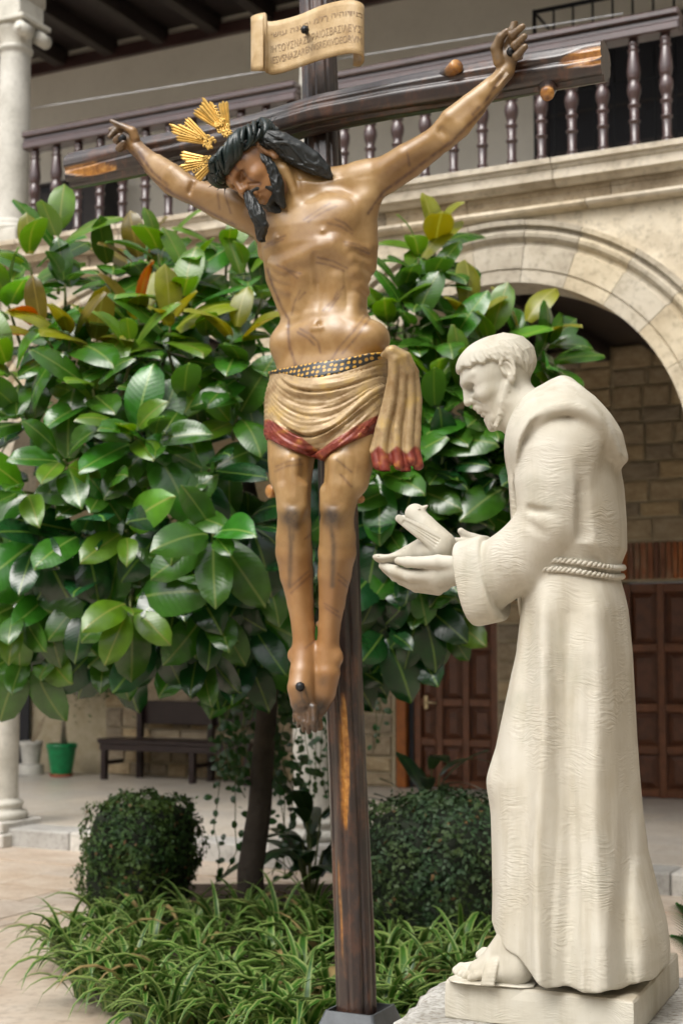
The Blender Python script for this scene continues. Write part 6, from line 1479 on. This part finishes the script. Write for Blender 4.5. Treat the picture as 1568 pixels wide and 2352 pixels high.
# ---- clipped box bushes
def bush_mat(name, a, b):
    t = NT(name); col = t.mix(t.n('NewGeometry').outputs['Random Per Island'], a, b); col = t.mix(t.ramp(t.noise(t.coord('Object'), 5, 4), [(.45, (0, 0, 0)), (.68, (.8, .8, .8))]), col, (b[0] * 1.7, b[1] * 1.25, b[2] * .9, 1)); col = t.mix(t.math('GREATER_THAN', t.n('NewGeometry').outputs['Random Per Island'], .975), col, (.14, .08, .03, 1)); t.set(Base_Color=col, Roughness=.6); t.b.inputs['Specular IOR Level'].default_value = .35
    tr = t.n('BsdfTranslucent', {'Color': col}); mx = t.n('MixShader', {0: .15, 1: t.b.outputs[0], 2: tr.outputs[0]}); t.t.links.new(mx.outputs[0], t.t.nodes['Material Output'].inputs['Surface']); return t.m
def small_leaves(P_, N_, L, W, rng):
    """diamond leaves, folded, on points P_ facing N_"""
    n = len(P_); d = rng.normal(size=(n, 3)); d -= N_ * (d * N_).sum(1)[:, None] * .7; d /= np.linalg.norm(d, axis=1)[:, None]; x = np.cross(d, N_ + rng.normal(0, .5, (n, 3))); x /= np.linalg.norm(x, axis=1)[:, None] + 1e-9; z = np.cross(x, d)
    l = L * rng.uniform(.7, 1.25, (n, 1)); w = W * rng.uniform(.75, 1.2, (n, 1))
    V = np.stack([P_, P_ + d * l * .45 + x * w / 2 + z * w * .15, P_ + d * l, P_ + d * l * .45 - x * w / 2 + z * w * .15], 1).reshape(-1, 3)
    F_ = np.arange(4 * n).reshape(n, 4); return V, F_
def box_bush(name, lab, base, R3, h, n, mats, seed, lean=0.0, grp=None):
    """rounded block of clipped foliage; R3 = (half width, half depth)"""
    rng = np.random.default_rng(seed); root = thing(name, lab, 'bush', Matrix.Translation(Vector(base)), grp); ex, ey = WF.ex, WF.ey
    q = rng.normal(size=(n, 3)); q /= np.linalg.norm(q, axis=1)[:, None]; p = 3.4
    s = (np.abs(q) ** p).sum(1) ** (-1 / p); S = q * s[:, None]
    lump = 1 + .05 * np.sin(S[:, 0] * 5 + seed) * np.sin(S[:, 2] * 6 + 1) + .035 * np.sin(S[:, 1] * 9 + S[:, 0] * 7)
    rad = lump * (1 - np.abs(rng.normal(0, .055, n)) + .03 * rng.random(n) ** 3 * 2)
    shoot = rng.random(n) < .012; rad = rad + shoot * rng.uniform(.02, .12, n); lump2 = 1 + .06 * np.sin(S[:, 0] * 11 + S[:, 1] * 9 + seed) * np.sin(S[:, 2] * 10); S = S * (rad * lump2)[:, None]; hz = np.clip(S[:, 2], -1, 2)
    X = S[:, 0] * R3[0] * (1 - .10 * np.clip(-S[:, 2], 0, 1)) + lean * hz; Y = S[:, 1] * R3[1]; Z = h * .52 + S[:, 2] * h * .5 - .06 * h * np.clip(S[:, 0], 0, 1) * 0
    Pt = X[:, None] * ex + Y[:, None] * ey + Z[:, None] * np.array([0, 0, 1.0]); Nn = q[:, :1] * ex + q[:, 1:2] * ey + q[:, 2:] * np.array([0, 0, 1.0])
    V, F_ = small_leaves(Pt, Nn, .032, .019, rng); me = mesh_np('foliage', V, F_, False); o = obj('foliage', me, mats, root); o['kind'] = 'stuff'
    g = SDF((-R3[0] * 1.1,) * 2 + (0.0,), (R3[0] * 1.1,) * 2 + (h * 1.1,), .05)
    th = np.linspace(0, 2 * math.pi, 20, endpoint=False); prof = [(.6, .0), (.8, .1), (.86, .3), (.86, .7), (.78, .86), (.5, .93), (.02, .94)]; Vc = []; Fc = []
    for rr, zz in prof:
        for a in th: c, s_ = math.cos(a), math.sin(a); k = (abs(c) ** p + abs(s_) ** p) ** (-1 / p); Vc.append(tuple((rr * k * c * R3[0] + lean * (zz * 2 - 1)) * ex + rr * k * s_ * R3[1] * ey + np.array([0, 0, zz * h + .01])))
    m = len(th)
    for j in range(len(prof) - 1):
        for i in range(m): Fc.append((j * m + i, j * m + (i + 1) % m, (j + 1) * m + (i + 1) % m, (j + 1) * m + i))
    obj('inner_core', mesh_py('inner_core', Vc, Fc, True), simple('dark_inner_core', (.012, .018, .008), .9), root)  # added solid dark core that keeps the foliage from being see-through
M_BOX = bush_mat('box_leaf', (.016, .05, .013, 1), (.05, .11, .022, 1)); M_BOX2 = bush_mat('box_leaf_blue', (.018, .045, .018, 1), (.045, .09, .034, 1))
b1 = on_z(322, 2108, 0); b2 = on_z(1016, 2180, 0)
box_bush('box_bush', 'clipped dark green box bush left of the tree trunk', b1, (.32, .32), .71, 8000, M_BOX, 3, .03, 'clipped box bushes')
box_bush('box_bush', 'clipped dark green box bush between the cross and the white statue', b2, (.42, .42), .80, 10000, M_BOX2, 8, 0, 'clipped box bushes')

# ---- planting bed with spider plants
SOIL = simple('garden_soil', (.045, .032, .022), .95, 0, .8, 20, .4, .2, .02)
bed = [on_z(x, y, .012) for x, y in ((185, 2262), (380, 2372), (560, 2440), (1200, 2480), (1260, 2200), (1180, 2060), (820, 2030), (420, 2030), (270, 2080), (200, 2160))]
tag(obj('planting_bed', mesh_py('planting_bed', bed, [tuple(range(len(bed)))[::-1]]), SOIL), kind='structure')
def blade_mat():
    t = NT('spider_plant_blade'); a = t.attr('mid'); oi = t.n('ObjectInfo').outputs['Random']; rp = t.n('NewGeometry').outputs['Random Per Island']
    k = t.math('FRACT', t.math('ADD', oi, rp)); g = t.mix(k, (.022, .085, .010, 1), (.06, .16, .016, 1)); edge = t.ramp(a, [(.50, (0, 0, 0)), (.78, (1, 1, 1))]); col = t.mix(t.math('MULTIPLY', edge, .55), g, (.40, .48, .15, 1))
    col = t.mix(t.math('GREATER_THAN', k, .955), col, (.30, .22, .09, 1)); t.set(Base_Color=col, Roughness=.4); tr = t.n('BsdfTranslucent', {'Color': col}); mx = t.n('MixShader', {0: .25, 1: t.b.outputs[0], 2: tr.outputs[0]}); t.t.links.new(mx.outputs[0], t.t.nodes['Material Output'].inputs['Surface']); return t.m
M_BLADE = blade_mat()
def blade_shape(L, W, a0, droop, seg=8):
    V, Fc, mid, ln = [], [], [], []; y = z = 0.0; a = a0
    for i in range(seg + 1):
        s = i / seg; w = W * (1 - s ** 2.2) * (.6 + .4 * min(1, s * 4)) + .0015
        V += [(-w / 2, y, z + w * .28), (0, y, z), (w / 2, y, z + w * .28)]; mid += [1, 0, 1]; ln += [s] * 3
        y += L / seg * math.cos(a); z += L / seg * math.sin(a); a -= droop / seg * (.5 + s)
    for i in range(seg):
        for j in range(2): q = 3 * i + j; Fc.append((q, q + 1, q + 4, q + 3))
    return np.array(V), Fc, mid, ln
BSH = [blade_shape(.44, .044, 1.3, 2.6), blade_shape(.50, .046, 1.15, 2.8), blade_shape(.38, .040, 1.4, 2.2), blade_shape(.54, .048, 1.3, 3.1), blade_shape(.42, .042, .95, 2.3), blade_shape(.46, .034, 1.45, 1.8)]
BME = [[leaf_mesh('blade', s, M_BLADE) for s in BSH]]
r = random.Random(31)
spots = [(150, 2215), (190, 2290), (250, 2180), (300, 2300), (240, 2240), (350, 2240), (400, 2340), (330, 2170), (440, 2260), (470, 2380), (520, 2300), (500, 2200), (590, 2370), (620, 2270), (660, 2400), (690, 2310), (640, 2190), (730, 2240), (750, 2380), (720, 2160), (790, 2190), (880, 2280), (930, 2350), (900, 2200), (960, 2260), (1010, 2320), (880, 2400), (1060, 2250), (960, 2180), (1080, 2330), (1120, 2220), (560, 2150), (1180, 2260), (440, 2170), (260, 2320), (330, 2370), (540, 2420), (700, 2440), (390, 2410), (620, 2430), (820, 2420), (1000, 2400)]
for i, (x, y) in enumerate(spots):
    p = on_z(x, y, .015); right = x > 830
    root = thing('spider_plant', 'spider plant with arching striped blades in the bed between cross and statue' if right else ('spider plant with arching striped blades spilling over the paving at the bed\'s left end' if x < 260 else 'spider plant with arching striped blades in the bed left of the cross'), 'plant', Matrix.Translation(Vector(p)), 'spider plants right of the cross' if right else ('spider plants at the left end of the bed' if x < 260 else 'spider plants left of the cross'))
    lv = Leaves()
    for k in range(34):
        a = r.uniform(0, 6.283) if k % 3 else r.uniform(3.3, 6.1); d = np.array([math.cos(a), math.sin(a), 0]); lv.add(p + d * r.uniform(.005, .05), basis(d + np.array([0, 0, r.uniform(-.1, .25)]), np.array([0, 0, 1.0])), r.uniform(.72, 1.12) * (.82 if right and y < 2250 else 1), 0, r.randint(0, 5))
    bpy.context.view_layer.update(); lv.build(root, 9, BME, BSH, [M_BLADE], 'blade', 'blades')

# ---- broad-leaved plants behind the cross
M_ASP = leaf_mat('dark_broad_leaf', (.010, .045, .014), (.03, .08, .02, 1), (.06, .12, .03, 1), .3, .12)
ASH = [leaf_shape('a', .46, .13, .3, .45, tip=.3), leaf_shape('a', .40, .12, .35, .25, tip=.3), leaf_shape('a', .52, .14, .25, .65, tip=.3)]
AME = [[leaf_mesh('leaf', s, M_ASP) for s in ASH]]
def broad_plant(dx, dy, z, n, lab, seed, sc=1.0, stem=.28):
    p = on_z(dx, dy, z); r = random.Random(seed); root = thing('broad_leaf_plant', lab, 'plant', Matrix.Translation(Vector(p))); lv = Leaves(); mb = MB()
    for k in range(n):
        a = k * 2.4 + r.uniform(-.3, .3); d = np.array([math.cos(a), math.sin(a), r.uniform(.3, 1.5)]); d /= np.linalg.norm(d); st = stem * r.uniform(.4, 1.4); q = p + np.array([math.cos(a) * .08, math.sin(a) * .08, st]); mb.tube([p - p + np.array([0, 0, 0]), q - p], [.007, .005], 5)
        lv.add(q, basis(d, np.array([math.cos(a) * -.4, math.sin(a) * -.4, 1.0])), sc * r.uniform(.8, 1.15), 0, r.randint(0, 2))
    mb.build('leaf_stalk', M_TWIG, root)['kind'] = 'stuff'; bpy.context.view_layer.update(); lv.build(root, 40, AME, ASH, [M_ASP])
broad_plant(712, 2085, .02, 22, 'dark broad-leaved plant between the tree trunk and the cross', 4, 1.0, .42)
broad_plant(905, 2070, .02, 18, 'dark broad-leaved plant just right of the cross post', 9, .95, .45)
broad_plant(985, 2060, .02, 16, 'dark broad-leaved plant rising behind the right box bush', 15, .9, .62)

# ---- hanging vines
def vine_leaf_mat():
    return leaf_mat('vine_leaf', (.022, .085, .014), (.06, .14, .03, 1), (.06, .14, .03, 1), .4, .25)
M_VINE = vine_leaf_mat(); VSH = [leaf_shape('v', .062, .046, .2, .2, 4, 1, .4), leaf_shape('v', .05, .034, .3, .3, 4, 1, .4)]; VME = [[leaf_mesh('leaf', s, M_VINE) for s in VSH]]
def vine(lab, paths, seed, step=.035, spread=.07, limit=120):
    r = random.Random(seed); p0 = np.array(paths[0][0]); root = thing('hanging_vine', lab, 'vine', Matrix.Translation(Vector(p0))); lv = Leaves(); mb = MB()
    for path in paths:
        P_ = [np.array(q, float) for q in path]; mb.tube([q - p0 for q in P_], .0035, 4)
        for a, b in zip(P_[:-1], P_[1:]):
            n = max(1, int(np.linalg.norm(b - a) / step))
            for k in range(n):
                q = a + (b - a) * (k + r.random()) / n + np.array([r.uniform(-spread, spread), r.uniform(-spread, spread), r.uniform(-.02, .02)]); d = np.array([r.uniform(-1, 1), r.uniform(-1, .3), r.uniform(-1.2, .2)]); lv.add(q, basis(d, np.array([r.uniform(-.5, .5), -1, .6])), r.uniform(.7, 1.25), 0, r.randint(0, 1))
    mb.build('stem', M_TWIG, root); bpy.context.view_layer.update(); lv.build(root, limit, VME, VSH, [M_VINE])
rv = random.Random(77)
def drop(x, y0, y1, d, sway=14): return [at(x + rv.uniform(-sway, sway) * k / 4, y0 + (y1 - y0) * k / 5, d + rv.uniform(-.05, .05)) for k in range(6)]
vine('small-leaved vine hanging in a curtain round the tree trunk', [drop(x, 1480 + rv.uniform(-30, 60), rv.uniform(1740, 1850), 9.1 + rv.uniform(-.4, .4), 26) for x in (500, 520, 545, 560, 580, 600, 625, 640, 655, 670, 530, 610, 648)], 5, .026, .07, 170)
vine('small-leaved vine climbing the marble column behind the cross', [drop(x, 1500, 1830, 10.2, 10) for x in (690, 705, 722, 738, 748)], 6, .04, .05, 110)
vine('sparse vine sprig hanging just right of the cross post', [drop(x, 1560, yb, 10.4, 12) for x, yb in ((858, 1720), (872, 1690), (880, 1640))], 8, .05, .03, 40)
vine('thin leafy shoots hanging beside the dark tree trunk', [drop(x, 1740, 2010, 9.3, 20) for x in (505, 540, 640, 655, 672, 690)], 10, .045, .05, 90)

# ---- potted weeping fig
wfp = WF.W(np.array([gx, gy, GF + .335])); root = thing('weeping_fig', 'small weeping fig with pale stems growing in the green pot', 'tree', Matrix.Translation(Vector(wfp)))
mb = MB(); r = random.Random(2)
for k in range(4): mb.tube([(r.uniform(-.05, .05), r.uniform(-.05, .05), 0), (r.uniform(-.04, .04), 0, .5), (r.uniform(-.12, .12), 0, 1.0)], [.016, .014, .010], 7)
mb.build('trunk', simple('pale_fig_bark', (.28, .24, .18), .8, 0, .5, 30), root)
rng = np.random.default_rng(4); n = 3200; q = rng.normal(size=(n, 3)) * np.array([.22, .2, .22]) + np.array([.16, 0, 1.05]); q2 = rng.normal(size=(900, 3)) * np.array([.10, .12, .12]) + np.array([.52, 0, .86]); q = np.concatenate([q, q2]); V, F_ = small_leaves(q, np.tile(np.array([[0, -.4, .9]]), (len(q), 1)), .055, .022, rng)
obj('foliage', mesh_np('foliage', V, F_, False), bush_mat('fig_leaf', (.012, .05, .014, 1), (.03, .10, .022, 1)), root)['kind'] = 'stuff'
# ---- small cactus-like stem in the white pot
wpp = WF.W(np.array([wx, gy + .05, GF + .35])); root = thing('bare_stem_plant', 'thin bare stems standing in the old white pot', 'plant', Matrix.Translation(Vector(wpp)))
for k in range(3): MB().tube([(0, 0, -.01), (.03 + .03 * k, 0, .12), (.10 + .03 * k, 0, .24 + .05 * k)], [.012, .010, .006], 6).build('stem', simple('pale_stem', (.34, .27, .18), .8), root)

# ---- cycad fronds at the right edge
cb = at(1660, 2330, 5.6); root = thing('sago_palm', 'stiff green sago palm fronds at the right edge beside the statue', 'plant', Matrix.Translation(Vector((cb[0], cb[1], 0.0))))
M_CYC = bush_mat('sago_leaf', (.012, .055, .012, 1), (.03, .11, .02, 1)); o0 = np.array([cb[0], cb[1], 0.0])
MB().lathe([(.12, 0), (.14, .1), (.12, .25), (.05, .3)], n=12).build('trunk', M_BARK, root)
for k, (ex_, ey_, up_) in enumerate(((1552, 2075, 5.5), (1540, 2150, 5.4), (1575, 2020, 5.7), (1600, 2100, 5.2), (1640, 2040, 5.9))):
    tip = at(ex_, ey_, up_) - o0; st = np.array([0, 0, .28]); mb = MB(); mid_ = (st + tip) / 2 + np.array([0, 0, .12]); C = [st * (1 - t) ** 2 + 2 * t * (1 - t) * mid_ + t * t * tip for t in np.linspace(0, 1, 26)]
    mb.tube(C, .006, 5); Vv, Ff = [], []
    for i in range(3, 26):
        tn = C[i] - C[i - 1]; tn /= np.linalg.norm(tn); sd_ = np.cross(tn, np.array([0, .3, 1])); sd_ /= np.linalg.norm(sd_)
        for s in (-1, 1):
            b = C[i]; L = .13 * math.sin(math.pi * min(1, i / 25 * .9 + .12)); e = b + L * (s * sd_ * .75 + tn * .6 + np.array([0, 0, .15])); w = tn * .009; o_ = len(Vv); Vv += [b - w, b + w, e]; Ff.append((o_, o_ + 1, o_ + 2))
    mb.add(Vv, Ff); mb.build('frond', M_CYC, root)
